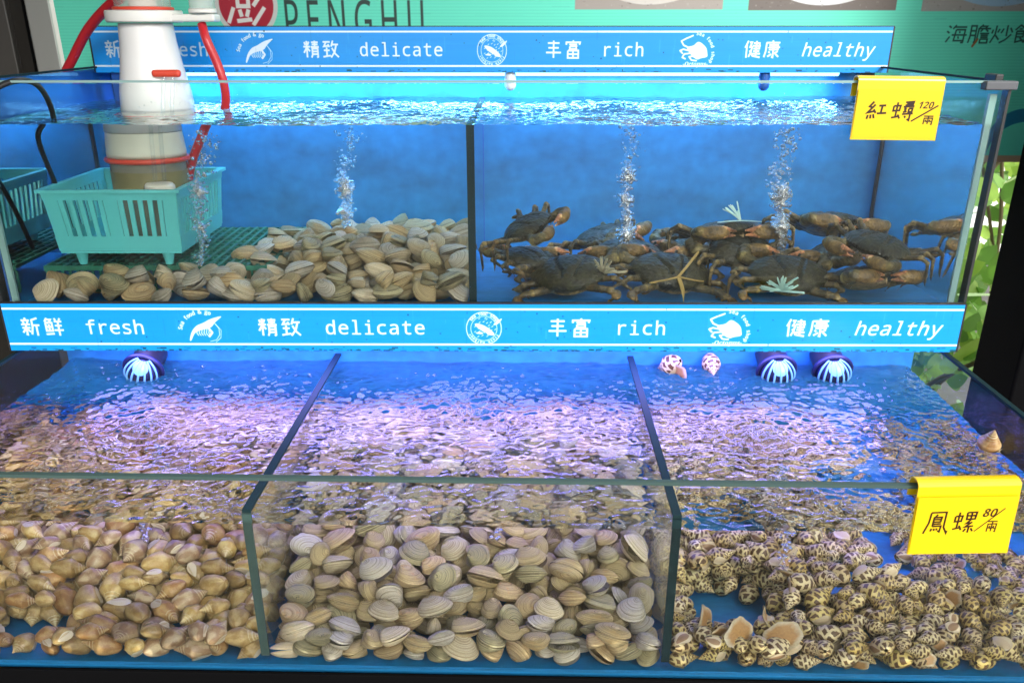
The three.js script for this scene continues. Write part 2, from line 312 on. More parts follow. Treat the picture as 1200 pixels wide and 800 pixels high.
// ---------------------------------------------------------------- water surface
const airSpots = [[-0.5, 0.14], [0.0, 0.05], [0.42, 0.12], [-0.23, -0.33], [0.22, -0.3], [0.5, -0.3]];   // where air comes up, rings spread from there
function waveH(x, z, k) {
  let h = 0.0022 * noise(x * 11 + 3, z * 14, 2.5) + 0.0013 * noise(x * 27, z * 33, 4.2) + 0.0011 * noise(x * 54 + 9, z * 70, 8.1) + 0.0012 * noise(x * 96, z * 128, 1.7) * (0.7 + 1.0 * Math.max(0, noise(x * 7, z * 7, 6) + 0.3));
  for (const [a, b] of airSpots) { const r = Math.hypot(x - a, z - b); if (r < 0.24) h += 0.0011 * Math.sin(r * 330 + 2.5 * noise(x * 30, z * 30, 1)) * Math.exp(-r / 0.07); }
  return k * h;
}
// closed body of water: rippled top, flat sides and bottom; calm(x, z) scales the ripples
function waterBody(x0, x1, yb, yt, z0, z1, nx, nz, calm) {
  const pos = [], idx = [];
  const top = (i, j) => i * (nz + 1) + j;
  for (let i = 0; i <= nx; i++) for (let j = 0; j <= nz; j++) { const x = mix(x0, x1, i / nx), z = mix(z0, z1, j / nz); pos.push(x, yt + waveH(x, z, calm(x, z)), z); }
  for (let i = 0; i < nx; i++) for (let j = 0; j < nz; j++) { const a = top(i, j), b = top(i + 1, j), c = top(i + 1, j + 1), d = top(i, j + 1); idx.push(a, d, b, b, d, c); }
  const wall = (list, flip) => { const s = pos.length / 3; list.forEach((q) => { pos.push(pos[q * 3], pos[q * 3 + 1], pos[q * 3 + 2]); pos.push(pos[q * 3], yb, pos[q * 3 + 2]); }); for (let k = 0; k < list.length - 1; k++) { const a = s + 2 * k, b = a + 1, c = a + 2, d = a + 3; flip ? idx.push(a, c, b, b, c, d) : idx.push(a, b, c, c, b, d); } };
  const R = (n) => [...Array(n + 1).keys()];
  wall(R(nx).map((i) => top(i, nz)), false); wall(R(nx).map((i) => top(i, 0)), true); wall(R(nz).map((j) => top(0, j)), false); wall(R(nz).map((j) => top(nx, j)), true);
  const s = pos.length / 3; pos.push(x0, yb, z0, x1, yb, z0, x1, yb, z1, x0, yb, z1); idx.push(s, s + 1, s + 2, s, s + 2, s + 3);
  const g = new THREE.BufferGeometry(); g.setAttribute('position', new THREE.Float32BufferAttribute(pos, 3)); g.setIndex(idx); g.computeVertexNormals(); return g;
}

// ---------------------------------------------------------------- upper tank
const U = { x0: -0.75, x1: 0.75, rim: H - 0.0702, floor: H - 0.408, water: H - 0.128, zf: 0, zb: -0.50, px: -0.014 };
const algae = dataTex(256, 128, (u, v) => { const k = smooth(-0.12, 0.3, fbm(u * 9, v * 5, 3, 5)) * 0.55, s = 0.95 + 0.4 * fbm(u * 70, v * 16, 7, 4); return [mix(0.018, 0.018, k) * s, mix(0.20, 0.12, k) * s, mix(0.44, 0.23, k) * s]; });
{
  const t = thing('upper_tank', 'upper glass tank with blue backing holding clams and crabs', 'tank', [0, 0, 0]);
  const w = U.x1 - U.x0, gh = U.rim - U.floor + 0.03, gy = U.rim - gh / 2;
  part('front_pane', box(w, gh, 0.008), M.glass, t, [0, gy, -0.004]);
  part('side_pane', box(0.008, gh, 0.48), M.glass, t, [U.x0 + 0.004, gy, -0.25]);
  part('side_pane', box(0.008, gh, 0.48), M.glass, t, [U.x1 - 0.004, gy, -0.25]);
  part('pane_edge', box(w, 0.003, 0.0076), M.edgePale, t, [0, U.rim + 0.0025, -0.004]);
  for (const x of [U.x0, U.x1 - 0.0076]) part('pane_edge', box(0.0076, 0.003, 0.48), M.edge, t, [x + 0.0038, U.rim + 0.0025, -0.252]);
  part('back_panel', box(w, gh + 0.03, 0.012), std(col(1, 1, 1), 0.4, { map: algae }), t, [0, gy + 0.015, U.zb - 0.008]);
  part('floor_panel', box(w, 0.02, 0.49), M.floorFilm, t, [0, U.floor - 0.0125, -0.255]);
  part('blue_film', box(0.002, gh, 0.47), M.blueFilm, t, [U.x0 - 0.003, gy, -0.26]);
  // glass partition with its ground edges
  const up = part('partition', box(0.010, 0.2745, 0.478), M.wetGlass, t, [U.px, U.floor + 0.1385, -0.253]);
  sub('front_edge', box(0.0116, 0.2785, 0.004), M.edge, up, [U.px, U.floor + 0.1405, -0.0118]);
  sub('top_edge', box(0.0104, 0.004, 0.474), M.edge, up, [U.px, U.floor + 0.2785, -0.252]);
  sub('rear_edge', box(0.0116, 0.272, 0.003), M.blueFilm, up, [U.px, U.floor + 0.1375, -0.4945]);
  // corner seams
  for (const s of [-1, 1]) {
    part('corner_seam', box(0.010, gh - 0.03, 0.007), M.edgePale, t, [s * (0.75 - 0.0135), gy, -0.0145]);
    part('corner_strip', box(0.004, gh, 0.016), M.silicone, t, [s * 0.7525, gy, -0.009]);
    part('corner_strip', box(0.012, gh, 0.010), M.silicone, t, [s * 0.744, gy, -0.490]);
  }
  part('corner_cap', box(0.045, 0.012, 0.016, 0.002), M.grey, t, [U.x1 - 0.016, U.rim - 0.002, 0.002]);
  part('corner_cap', box(0.012, 0.010, 0.03, 0.002), M.silicone, t, [U.x1 - 0.008, U.rim + 0.007, -0.03]);
  part('base_frame', box(w - 0.01, 0.018, 0.48), M.silicone, t, [0, U.floor - 0.033, -0.252]);
  const w1 = struct('water', waterBody(U.x0 + 0.0095, U.x1 - 0.0095, U.floor - 0.008, U.water, U.zb - 0.006, -0.0095, 420, 150, (x, z) => 0.75 + 0.35 * smooth(-0.55, -0.2, x) + 1.1 * Math.exp(-(((x + 0.23) / 0.07) ** 2 + ((z + 0.33) / 0.09) ** 2)) + 0.9 * Math.exp(-(((x - 0.22) / 0.07) ** 2 + ((z + 0.3) / 0.09) ** 2)) + 0.9 * Math.exp(-(((x - 0.5) / 0.07) ** 2 + ((z + 0.3) / 0.09) ** 2))), M.water);
  tag(w1, 'rippling clear water filling the upper glass tank', 'water', null, 'structure');
}
// sign strips
const boardSide = std(col(0.02, 0.06, 0.10), 0.5);
function signBoard(label, w, h, pos, dirt) {
  const m = phys({ color: col(1, 1, 1), roughness: 0.28, map: signArt(dirt) });
  const t = thing('sign_strip', label, 'sign', pos, 'blue lettered sign strips');
  part('panel', box(w, h, 0.006), [boardSide, boardSide, boardSide, boardSide, m, boardSide], t);
  part('edge_trim', box(w + 0.004, 0.0016, 0.008), M.silicone, t, [0, h / 2 + 0.001, -0.001]);
  for (const s of [-1, 1]) part('edge_trim', box(0.003, h, 0.008), M.silicone, t, [s * (w / 2 + 0.0016), 0, -0.001]);
  return t;
}
signBoard('blue sign strip with white lettering along the foot of the upper tank', 1.5, 0.0785, [0, H - 0.4362, 0.0035], 1);
{
  const t = signBoard('blue sign strip with white lettering on the lamp housing over the upper tank', 1.5, 0.081, [0.0046, H - 0.037, -0.4212], 0.5);
  part('lamp_housing', box(1.48, 0.07, 0.05), M.blueFilm, t, [0, 0.004, -0.030]);
  part('housing_leg', box(0.028, 0.07, 0.02), M.blueFilm, t, [-0.715, -0.07, -0.02]);
  part('housing_leg', box(0.028, 0.07, 0.02), M.silicone, t, [0.72, -0.07, -0.02]);
}
{ // lamps: tubes of light emitting diodes, one above each tank
  const lamp = (label, y, z, c, holders) => {
    const t = thing('led_lamp', label, 'lamp', [0, y, z]);
    part('led_tube', new THREE.CylinderGeometry(0.008, 0.008, 1.36, 12).rotateZ(Math.PI / 2), std(col(0.5, 0.6, 0.8), 0.4, { emissive: c, emissiveIntensity: 1.6 }), t, [0, 0.010, 0]);
    for (const x of holders) {
      part('lamp_holder', new THREE.CapsuleGeometry(0.011, 0.018, 4, 12), x < 0.3 ? phys({ color: col(0.75, 0.8, 0.85), roughness: 0.35 }) : M.blueFilm, t, [x, -0.004, 0.026]);
    }
  };
  lamp('blue light tube under the housing of the upper sign strip', H - 0.088, -0.462, new THREE.Color(0.2, 0.6, 1), [0.042, 0.53]);
  lamp('violet blue light tube hidden under the upper tank above the lower tank', H - 0.464, -0.050, new THREE.Color(0.35, 0.3, 1), []);
}

// ---------------------------------------------------------------- lower tank
const L = { rot: -0.0187, x0: -0.7544, x1: 0.7458, rim: H - 0.4923, ptop: H - 0.5408, floor: H - 0.7726, water: H - 0.557, zf: 0.3704, zb: -0.1414, p1: -0.267, p2: 0.2541 };
const lowRot = new THREE.Quaternion().setFromAxisAngle(V3(0, 1, 0), L.rot);
const low = (x, y, z) => V3(x, y, z).applyQuaternion(lowRot);
{
  const t = thing('lower_tank', 'lower glass tank in three compartments holding shellfish', 'tank', [0, 0, 0]);
  t.rotation.y = L.rot;
  const w = L.x1 - L.x0, cx = (L.x0 + L.x1) / 2, gh = L.rim - L.floor + 0.02, gy = L.rim - gh / 2, dz = L.zf - L.zb, cz = (L.zf + L.zb) / 2;
  part('front_pane', box(w, gh, 0.008), M.glass, t, [cx, gy, L.zf + 0.004]);
  part('pane_edge', box(w, 0.004, 0.0076), M.edgeMid, t, [cx, L.rim + 0.003, L.zf + 0.004]);
  for (const [x, m] of [[L.x0 - 0.004, M.glass], [L.x1 + 0.004, M.glass]]) {
    part('side_pane', box(0.008, gh, dz + 0.008), m, t, [x, gy, cz + 0.004]);
    part('pane_edge', box(0.0076, 0.004, dz - 0.004), M.edge, t, [x, L.rim + 0.003, cz]);
  }
  part('back_panel', box(w + 0.016, gh + 0.04, 0.01), std(col(1, 1, 1), 0.4, { map: algae }), t, [cx, gy + 0.02, L.zb - 0.006]);
  part('floor_panel', box(w - 0.003, 0.012, dz - 0.003), M.floorFilm, t, [cx, L.floor - 0.007, cz]);
  const ph = L.ptop - L.floor - 0.004;
  for (const x of [L.p1, L.p2]) {
    const pa = part('partition', box(0.009, ph, dz - 0.016), M.wetGlass, t, [x, L.floor + ph / 2, cz]);
    sub('top_edge', box(0.0105, 0.004, dz - 0.01), M.edge, pa, [x, L.ptop - 0.001, cz]);
    sub('front_edge', box(0.0108, ph - 0.012, 0.004), x < 0 ? M.edgeMid : M.edge, pa, [x, L.floor + ph / 2 + 0.006, L.zf - 0.005]);
  }
  part('stand_rail', box(w + 0.04, 0.06, 0.005, 0.001), M.black, t, [cx, L.floor - 0.0335, L.zf + 0.0115]);
  part('stand', box(w + 0.03, 0.68, dz + 0.02), M.black, t, [cx, 0.34, cz - 0.006]);
  const calm = (x, z) => { let k = 0.95 + 0.7 * fbm(x * 5, z * 5, 3, 2) + 0.8 * smooth(0.12, -0.08, z); for (const [bx, bz, a] of [[-0.5, 0.14, 0.9], [0, 0.05, 1.0], [0.42, 0.12, 0.8]]) k += a * Math.exp(-(((x - bx) / 0.09) ** 2 + ((z - bz) / 0.07) ** 2)); return k * mix(1, 1.25, smooth(0.1, 0.3, z)) * mix(1, 0.5, smooth(0.35, 0.369, z)); };
  const w2 = part(numbered('water'), waterBody(L.x0 + 0.0012, L.x1 - 0.0012, L.floor - 0.006, L.water, L.zb - 0.005, L.zf - 0.0012, 700, 250, calm), M.water, scene);
  w2.rotation.y = L.rot;
  tag(w2, 'rippling clear water filling the lower glass tank', 'water', null, 'structure');
}

// ---------------------------------------------------------------- price cards
function priceCard(label, x, y, z, w, h, tilt, rotY, draw) {
  const t = thing('price_card', label, 'price card', [x, y, z], 'yellow handwritten price cards');
  t.rotation.set(0, rotY, tilt, 'YZX');
  // one bent sheet: short flap behind the pane, rounded fold, front face
  const gap = 0.010, out = [], th = 0.002, N = 8;
  out.push([-gap - 0.006, -0.022], [-gap - 0.006, -0.004]);
  for (let i = 0; i <= N; i++) { const a = Math.PI - (Math.PI * i) / N; out.push([0.001 - gap / 2 + (gap / 2 + 0.005) * Math.cos(a) + 0.001, 0.001 + 0.006 * Math.sin(a)]); }
  out.push([0.009, -h]);
  const s = new THREE.Shape(), back = [];
  for (let i = 0; i < out.length; i++) { const a = out[Math.max(0, i - 1)], b = out[Math.min(out.length - 1, i + 1)], dx = b[0] - a[0], dy = b[1] - a[1], l = Math.hypot(dx, dy); back.unshift([out[i][0] + (dy / l) * th, out[i][1] - (dx / l) * th]); }
  [...out, ...back].forEach(([a, b], i) => (i ? s.lineTo(a, b) : s.moveTo(a, b)));
  const g = new THREE.ExtrudeGeometry(s, { depth: w, bevelEnabled: false }).rotateY(-Math.PI / 2).translate(w / 2, 0, 0);
  part('card', g, phys({ color: col(0.70, 0.47, 0.004), roughness: 0.3 }), t);
  const tex = canvasTex(512, Math.round(512 * (h - 0.012) / w), (c, W, Hh) => { c.fillStyle = '#dcb608'; c.fillRect(0, 0, W, Hh); draw(c, W, Hh); });
  part('price_writing', new THREE.PlaneGeometry(w - 0.002, h - 0.014), phys({ color: col(1, 1, 1), roughness: 0.3, map: tex }), t, [0, -h / 2 - 0.004, 0.0096]);
  return t;
}
const pen = '#2a1206';
function inked(c, name, x, y, w, h, lw) { glyph(c, name, x, y, w, h, lw, pen, 0.06); }
{
  const a = at(1055, 97, 0), w = 0.122, h = 0.080;
  priceCard('yellow price card reading 120, hooked on the upper tank rim', a.x, U.rim + 0.0035, 0.0, w, h, -0.012, 0, (c, W, Hh) => {
    inked(c, 'hong', W * 0.13, Hh * 0.24, W * 0.25, Hh * 0.42, 12); inked(c, 'xun', W * 0.42, Hh * 0.24, W * 0.26, Hh * 0.42, 11);
    c.fillStyle = pen; c.font = 'italic bold ' + Hh * 0.2 + 'px sans-serif'; c.fillText('120', W * 0.72, Hh * 0.38);
    poly(c, [[W * 0.68, Hh * 0.64], [W * 0.96, Hh * 0.32]], pen, false, 9); inked(c, 'liang', W * 0.8, Hh * 0.52, W * 0.14, Hh * 0.2, 8);
  });
  const b = at(1134, 566, 0.39), w2 = 0.117, h2 = 0.089;
  priceCard('yellow price card reading 80, hooked on the lower tank rim', b.x, L.rim + 0.009, b.z - 0.0, w2, h2, 0.022, L.rot + 0.02, (c, W, Hh) => {
    inked(c, 'feng4', W * 0.1, Hh * 0.26, W * 0.24, Hh * 0.4, 10); inked(c, 'luo', W * 0.38, Hh * 0.26, W * 0.23, Hh * 0.4, 10);
    c.fillStyle = pen; c.font = 'italic bold ' + Hh * 0.2 + 'px sans-serif'; c.fillText('80', W * 0.66, Hh * 0.36);
    poly(c, [[W * 0.62, Hh * 0.62], [W * 0.88, Hh * 0.22]], pen, false, 6); inked(c, 'liang', W * 0.72, Hh * 0.43, W * 0.12, Hh * 0.22, 7);
  });
}

// ---------------------------------------------------------------- shellfish: shapes
function valveGeo(sign, wob) {
  const ns = 12, np = 30, pos = [], uv = [], idx = [];
  const umbo = [-0.10 - 0.04 * wob, -0.315];
  for (let i = 0; i <= ns; i++) for (let j = 0; j <= np; j++) {
    const s = i / ns, a = (j / np) * Math.PI * 2, c = Math.cos(a), q = Math.sin(a);
    let mx = 0.5 * Math.sign(c) * Math.pow(Math.abs(c), 0.94), mz = 0.40 * q * (q > 0 ? 1 : 0.88);
    if (c > 0 && q < 0) mz *= 0.92; mx += 0.05 * q * (c > 0 ? 1 : 0.2) * wob;
    const ss = Math.pow(s, 0.85), x = umbo[0] + (mx - umbo[0]) * ss, z = umbo[1] + (mz - umbo[1]) * ss;
    const e = Math.min(1, Math.hypot(x / 0.5, z / 0.405)), k = Math.pow(Math.max(0, 1 - Math.pow(ss, 2.3)), 0.72), ridge = 0.004 * Math.sin(s * 58 + 3 * noise(s * 7, wob, 1));
    const hh = 0.275 * k * (0.86 + 0.14 * Math.sqrt(Math.max(0, 1 - e * e))) * (s < 0.12 ? 0.72 + 2.3 * s : 1) + ridge * (s > 0.1 && s < 0.97 ? 1 : 0) + 0.006;
    pos.push(x, sign * hh, z); uv.push(j / np, s);
  }
  for (let i = 0; i < ns; i++) for (let j = 0; j < np; j++) { const a = i * (np + 1) + j, b = a + 1, c = a + np + 1, d = c + 1; sign > 0 ? idx.push(a, b, c, b, d, c) : idx.push(a, c, b, b, c, d); }
  const g = new THREE.BufferGeometry(); g.setAttribute('position', new THREE.Float32BufferAttribute(pos, 3)); g.setAttribute('uv', new THREE.Float32BufferAttribute(uv, 2)); g.setIndex(idx); g.computeVertexNormals(); return g;
}
const valves = [0, 0.5, 1].map((w) => [valveGeo(1, w), valveGeo(-1, w)]);
const clamTone = [
  ['pale cream', [0.60, 0.50, 0.34], [0.34, 0.26, 0.15], [0.62, 0.46, 0.26]],
  ['tan ribbed', [0.50, 0.38, 0.20], [0.22, 0.155, 0.075], [0.52, 0.34, 0.14]],
  ['olive grey banded', [0.40, 0.34, 0.19], [0.105, 0.088, 0.045], [0.44, 0.34, 0.16]],
  ['orange stained', [0.52, 0.38, 0.20], [0.26, 0.16, 0.07], [0.58, 0.28, 0.08]],
  ['ash grey', [0.50, 0.44, 0.35], [0.22, 0.185, 0.13], [0.52, 0.43, 0.30]],
];
const clamBump = dataTex(32, 256, (u, v) => { const k = 0.5 + 0.5 * Math.sin(v * 190 + 9 * noise(v * 12, 0, 3)) * 0.7 + 0.5 * noise(v * 70, 1, 1); return [k, k, k]; }, false);
const clamMats = clamTone.map(([, a, b, c], n) => std(col(1, 1, 1), 0.55, {
  bumpMap: clamBump, bumpScale: 0.0006,
  map: dataTex(128, 256, (u, v) => {
    const ang = u * Math.PI * 2, cu = Math.cos(ang), su = Math.sin(ang);
    const band = smooth(-0.15, 0.55, noise(v * 26 + 0.4 * cu, n * 7, 0.3 * su) + 0.7 * noise(v * 60, n * 3, 0.2)), st = smooth(0.1, 0.5, fbm(cu * 1.4 + n * 5, su * 1.4, v * 2.4, 4));
    const g = 1 + 0.35 * fbm(cu * 9 + n, su * 9, v * 30, 3);
    return [0, 1, 2].map((k) => mix(mix(a[k], b[k], band * 0.95), c[k], st * 0.8) * g);
  }),
}));
// gastropod shell: a coiled body of whorls about the x axis; apex at x = -0.5, canal at x = 0.5
function coilGeo(o) {
  const nx = 34, na = 24, pos = [], uv = [], idx = [];
  for (let i = 0; i <= nx; i++) for (let j = 0; j <= na; j++) {
    const a = i / nx, th = (j / na) * Math.PI * 2;
    const q = Math.log(Math.max(a, 0.02) / o.body) / Math.log(o.grow) - j / na + 1;   // whorl coordinate: 0..1 on the last turn
    const inBody = q > 0, f = q - Math.floor(q), suture = inBody ? 1 : o.step + (1 - o.step) * Math.pow(Math.sin(Math.PI * clamp(f, 0, 1)), 0.5);
    let r = o.prof(a) * suture; if (o.tip && a > o.tip) r = r * Math.sqrt(Math.max(0, 1 - ((a - o.tip) / (1 - o.tip)) ** 2)) + 0.006;
    if (inBody && q < 0.35) r *= 0.86 + 0.14 * smooth(0, 0.3, q);
    r *= 1 + (o.knob || 0) * (inBody && q > 0.05 && q < 0.5 ? Math.max(0, Math.sin(th * 7)) * Math.sin(Math.PI * (q - 0.05) / 0.45) : 0);
    pos.push(a - 0.5, r * Math.cos(th) * o.flat, r * Math.sin(th)); uv.push(j / na, a);
  }
  for (let i = 0; i < nx; i++) for (let j = 0; j < na; j++) { const a = i * (na + 1) + j, b = a + 1, c = a + na + 1, d = c + 1; idx.push(a, b, c, b, d, c); }
  const g = new THREE.BufferGeometry(); g.setAttribute('position', new THREE.Float32BufferAttribute(pos, 3)); g.setAttribute('uv', new THREE.Float32BufferAttribute(uv, 2)); g.setIndex(idx); g.computeVertexNormals(); return g;
}
const conchProf = (a) => (a < 0.42 ? 0.02 + 0.265 * Math.pow(a / 0.42, 1.15) : 0.288 * Math.pow(Math.cos(((a - 0.44) / 0.56) * 1.35), 0.75) + 0.012);
const babProf = (a) => (a < 0.5 ? 0.012 + 0.285 * Math.pow(a / 0.5, 0.95) : 0.298 * Math.pow(Math.max(0, 1 - ((a - 0.52) / 0.485) ** 2), 0.5) + 0.01);
const conchO = { body: 0.36, grow: 1.42, prof: conchProf, flat: 0.9, knob: 0.06, step: 0.74, tip: 0.86 }, babO = { body: 0.42, grow: 1.62, prof: babProf, flat: 0.95, step: 0.80 };
const conchGeo = coilGeo(conchO), babGeo = coilGeo(babO);
// opening: a curved plate on the side (+z) with an inner lip
function openingGeo(o, a0, a1, w, lift) {
  const n = 14, m = 6, pos = [], uv = [], idx = [];
  for (let i = 0; i <= n; i++) for (let j = 0; j <= m; j++) {
    const t = i / n, a = mix(a0, a1, t), v = j / m - 0.5, ww = w * Math.pow(Math.sin(Math.PI * clamp(t * 0.94 + 0.03, 0, 1)), 0.6), th = Math.PI / 2 + v * ww;
    const r = o.prof(a) * (1 + lift * Math.pow(Math.abs(v) * 2, 3)) + 0.012;
    pos.push(a - 0.5, r * Math.cos(th) * o.flat, r * Math.sin(th)); uv.push(t, j / m);
  }
  for (let i = 0; i < n; i++) for (let j = 0; j < m; j++) { const a = i * (m + 1) + j, b = a + 1, c = a + m + 1, d = c + 1; idx.push(a, b, c, b, d, c); }
  const g = new THREE.BufferGeometry(); g.setAttribute('position', new THREE.Float32BufferAttribute(pos, 3)); g.setAttribute('uv', new THREE.Float32BufferAttribute(uv, 2)); g.setIndex(idx); g.computeVertexNormals(); return g;
}
const conchLip = openingGeo(conchO, 0.42, 0.93, 1.05, 0.08), conchHole = openingGeo(conchO, 0.48, 0.90, 0.28, 0.0).rotateX(0.26).translate(0, 0, 0.005);
const babLip = openingGeo(babO, 0.50, 0.985, 1.4, 0.12), babHole = openingGeo(babO, 0.535, 0.965, 1.12, 0).translate(0, 0, 0.006);
const conchTone = [['amber brown', [0.29, 0.145, 0.05], [0.44, 0.29, 0.13]], ['olive tan', [0.30, 0.19, 0.07], [0.47, 0.35, 0.17]], ['greyish buff', [0.28, 0.17, 0.095], [0.48, 0.38, 0.25]], ['ochre', [0.36, 0.23, 0.075], [0.50, 0.39, 0.19]]];
const conchMats = conchTone.map(([, a, b], n) => std(col(1, 1, 1), 0.4, {
  map: dataTex(128, 128, (u, v) => {
    const ang = u * 6.283, cu = Math.cos(ang), su = Math.sin(ang), q = Math.log(Math.max(v, 0.02) / conchO.body) / Math.log(conchO.grow) - u + 1;
    const k = smooth(-0.25, 0.35, 1.5 * fbm(cu * 1.2 + n * 9, su * 1.2, v * 3, 4) + 0.10 * noise(v * 22, n, 2)) * 0.9, s = q < 0 ? 0.8 * smooth(0.35, 0.95, Math.abs((q - Math.floor(q)) * 2 - 1)) : 0.0, g = 1 + 0.3 * fbm(cu * 8, su * 8, v * 26, 3);
    return [0, 1, 2].map((c) => mix(mix(a[c], b[c], k), [0.58, 0.5, 0.34][c], s) * g);
  }),
}));
const babMats = [0, 1, 2].map((n) => std(col(1, 1, 1), 0.4, {
  map: dataTex(256, 256, (u, v) => {
    const q = Math.log(Math.max(v, 0.02) / babO.body) / Math.log(babO.grow) - u + 1, row = q > 0 ? q * 2.05 : (q - Math.floor(q)) * 1.5 + 10, ri = Math.floor(row), fr = row - ri;
    const cells = q > 0 ? 6 : 6, uu = u * cells + (ri % 2) * 0.5 + 0.25 * noise(u * 9, v * 9, n * 4), fu = uu - Math.floor(uu), ang = u * 6.283;
    const wob = 0.18 * fbm(Math.cos(ang) * 5 + n * 3, Math.sin(ang) * 5, v * 14, 3);
    const d = Math.max(Math.abs(fu - 0.5) * 2 - 0.66, Math.abs(fr - 0.5) * 2 - 0.66) + wob * 1.6, k = 1 - smooth(-0.06, 0.06, d);
    const base = mix(0.85, 1.1, 0.5 + fbm(Math.cos(ang) * 2, Math.sin(ang) * 2, v * 4 + n, 3));
    const cream = [[0.54, 0.44, 0.22], [0.57, 0.48, 0.29], [0.52, 0.41, 0.15]][n];
    return [0, 1, 2].map((c) => mix(cream[c] * base, [0.092, 0.046, 0.018][c], k));
  }),
}));
const lipMat = std(col(0.50, 0.40, 0.26), 0.35), holeMat = std(col(0.46, 0.35, 0.22), 0.5), conchLipMat = std(col(0.58, 0.49, 0.36), 0.3), opMat = std(col(0.25, 0.145, 0.07), 0.5);
const footMat = std(col(1, 1, 1), 0.45, { map: dataTex(64, 64, (u, v) => { const r = Math.hypot(u - 0.5, v - 0.5) * 2, k = smooth(0.62, 0.95, r + 0.2 * fbm(u * 8, v * 8, 2, 3)), g = 1 + 0.35 * fbm(u * 14, v * 14, 5, 3); return [mix(0.36, 0.46, k) * g, mix(0.19, 0.38, k) * g, mix(0.06, 0.25, k) * g]; }) });
const footGeo = (() => { // fleshy foot: a tapering tongue with a ruffled rim
  const n = 8, m = 24, pos = [], uv = [], idx = [];
  for (const s of [1, -1]) { const st = pos.length / 3;
    for (let i = 0; i <= n; i++) for (let j = 0; j <= m; j++) { const r = i / n, a = (j / m) * 6.2832, ruff = 1 + 0.05 * Math.sin(a * 7) * r, x = r * 0.34 * Math.cos(a) * ruff, z = r * (0.25 + 0.05 * Math.cos(a)) * Math.sin(a) * ruff; pos.push(x, s * 0.035 * Math.sqrt(1 - r * r * 0.98) + 0.03 * r * r * Math.sin(a * 3) - 0.06 * x, z); uv.push(0.5 + 0.5 * r * Math.cos(a), 0.5 + 0.5 * r * Math.sin(a)); }
    for (let i = 0; i < n; i++) for (let j = 0; j < m; j++) { const a = st + i * (m + 1) + j, b = a + 1, c = a + m + 1, d = c + 1; s > 0 ? idx.push(a, b, c, b, d, c) : idx.push(a, c, b, b, c, d); } }
  const g = new THREE.BufferGeometry(); g.setAttribute('position', new THREE.Float32BufferAttribute(pos, 3)); g.setAttribute('uv', new THREE.Float32BufferAttribute(uv, 2)); g.setIndex(idx); g.computeVertexNormals(); return g;
})();

// ---------------------------------------------------------------- heaps: shells dropped one by one onto a height map
function heap(o) {
  const cell = 0.004, nx = Math.ceil((o.x1 - o.x0) / cell), nz = Math.ceil((o.z1 - o.z0) / cell), Hm = new Float32Array(nx * nz).fill(o.floor), Id = new Int32Array(nx * nz).fill(-1), out = [];
  for (let n = 0, tries = 0; n < o.count && tries < o.count * 6; tries++) {
    const size = o.size * rr(0.74, 1.16), ax = o.axes.map((k) => k * size), q = o.turn(), m = new THREE.Matrix4().makeRotationFromQuaternion(q).elements;
    // quadric of the turned ellipsoid
    const A = [[0, 0, 0], [0, 0, 0], [0, 0, 0]];
    for (let k = 0; k < 3; k++) { const c = [m[k * 4], m[k * 4 + 1], m[k * 4 + 2]]; for (let i = 0; i < 3; i++) for (let j = 0; j < 3; j++) A[i][j] += (c[i] * c[j]) / (ax[k] * ax[k]); }
    const ex = [0, 1, 2].map((i) => Math.hypot(...[0, 1, 2].map((k) => m[k * 4 + i] * ax[k])));
    const cells = [];
    for (let i = -Math.ceil(ex[0] / cell); i <= ex[0] / cell; i++) for (let j = -Math.ceil(ex[2] / cell); j <= ex[2] / cell; j++) {
      const x = i * cell, z = j * cell, b = A[0][1] * x + A[1][2] * z, c = A[0][0] * x * x + 2 * A[0][2] * x * z + A[2][2] * z * z - 1, D = b * b - A[1][1] * c;
      if (D > 0) { const s = Math.sqrt(D); cells.push([i, j, (-b - s) / A[1][1], (-b + s) / A[1][1]]); }
    }
    let best = null;
    for (let k = 0; k < o.picks; k++) {
      const wx = rnd(), x = wx < 0.06 ? o.x0 + ex[0] * 0.96 : wx > 0.94 ? o.x1 - ex[0] * 0.96 : rr(o.x0 + ex[0] * 0.96, o.x1 - ex[0] * 0.96), z = rnd() < 0.14 ? o.z1 - ex[2] * 0.96 : rr(o.z0 + ex[2] * 0.8, o.z1 - ex[2] * 0.96), ci = Math.round((x - o.x0) / cell), cj = Math.round((z - o.z0) / cell);
      const lim = o.limit(x, z); if (lim <= 0) continue;
      let y = -1e9;
      for (const [i, j, lo] of cells) { const I = ci + i, J = cj + j; if (I < 0 || J < 0 || I >= nx || J >= nz) continue; const v = Hm[I * nz + J] - lo; if (v > y) y = v; }
      y -= size * o.sink * (y - ex[1] > o.floor + 0.003 ? 1 : 0);
      const score = (y - o.floor) / lim;
      if (y + ex[1] * 0.5 - o.floor < lim && (!best || score < best.score)) best = { x, y, z, ci, cj, score };
    }
    if (!best) continue;
    for (const [i, j, , hi] of cells) { const I = best.ci + i, J = best.cj + j; if (I < 0 || J < 0 || I >= nx || J >= nz) continue; const v = best.y + hi; if (v > Hm[I * nz + J]) { Hm[I * nz + J] = v; Id[I * nz + J] = n; } }
    out.push({ p: V3(best.x, best.y, best.z), q, size, seen: 0 }); n++;
  }
  for (const i of Id) if (i >= 0) out[i].seen++;
  for (const c of out) c.front = o.z1 - c.p.z;
  return out;
}
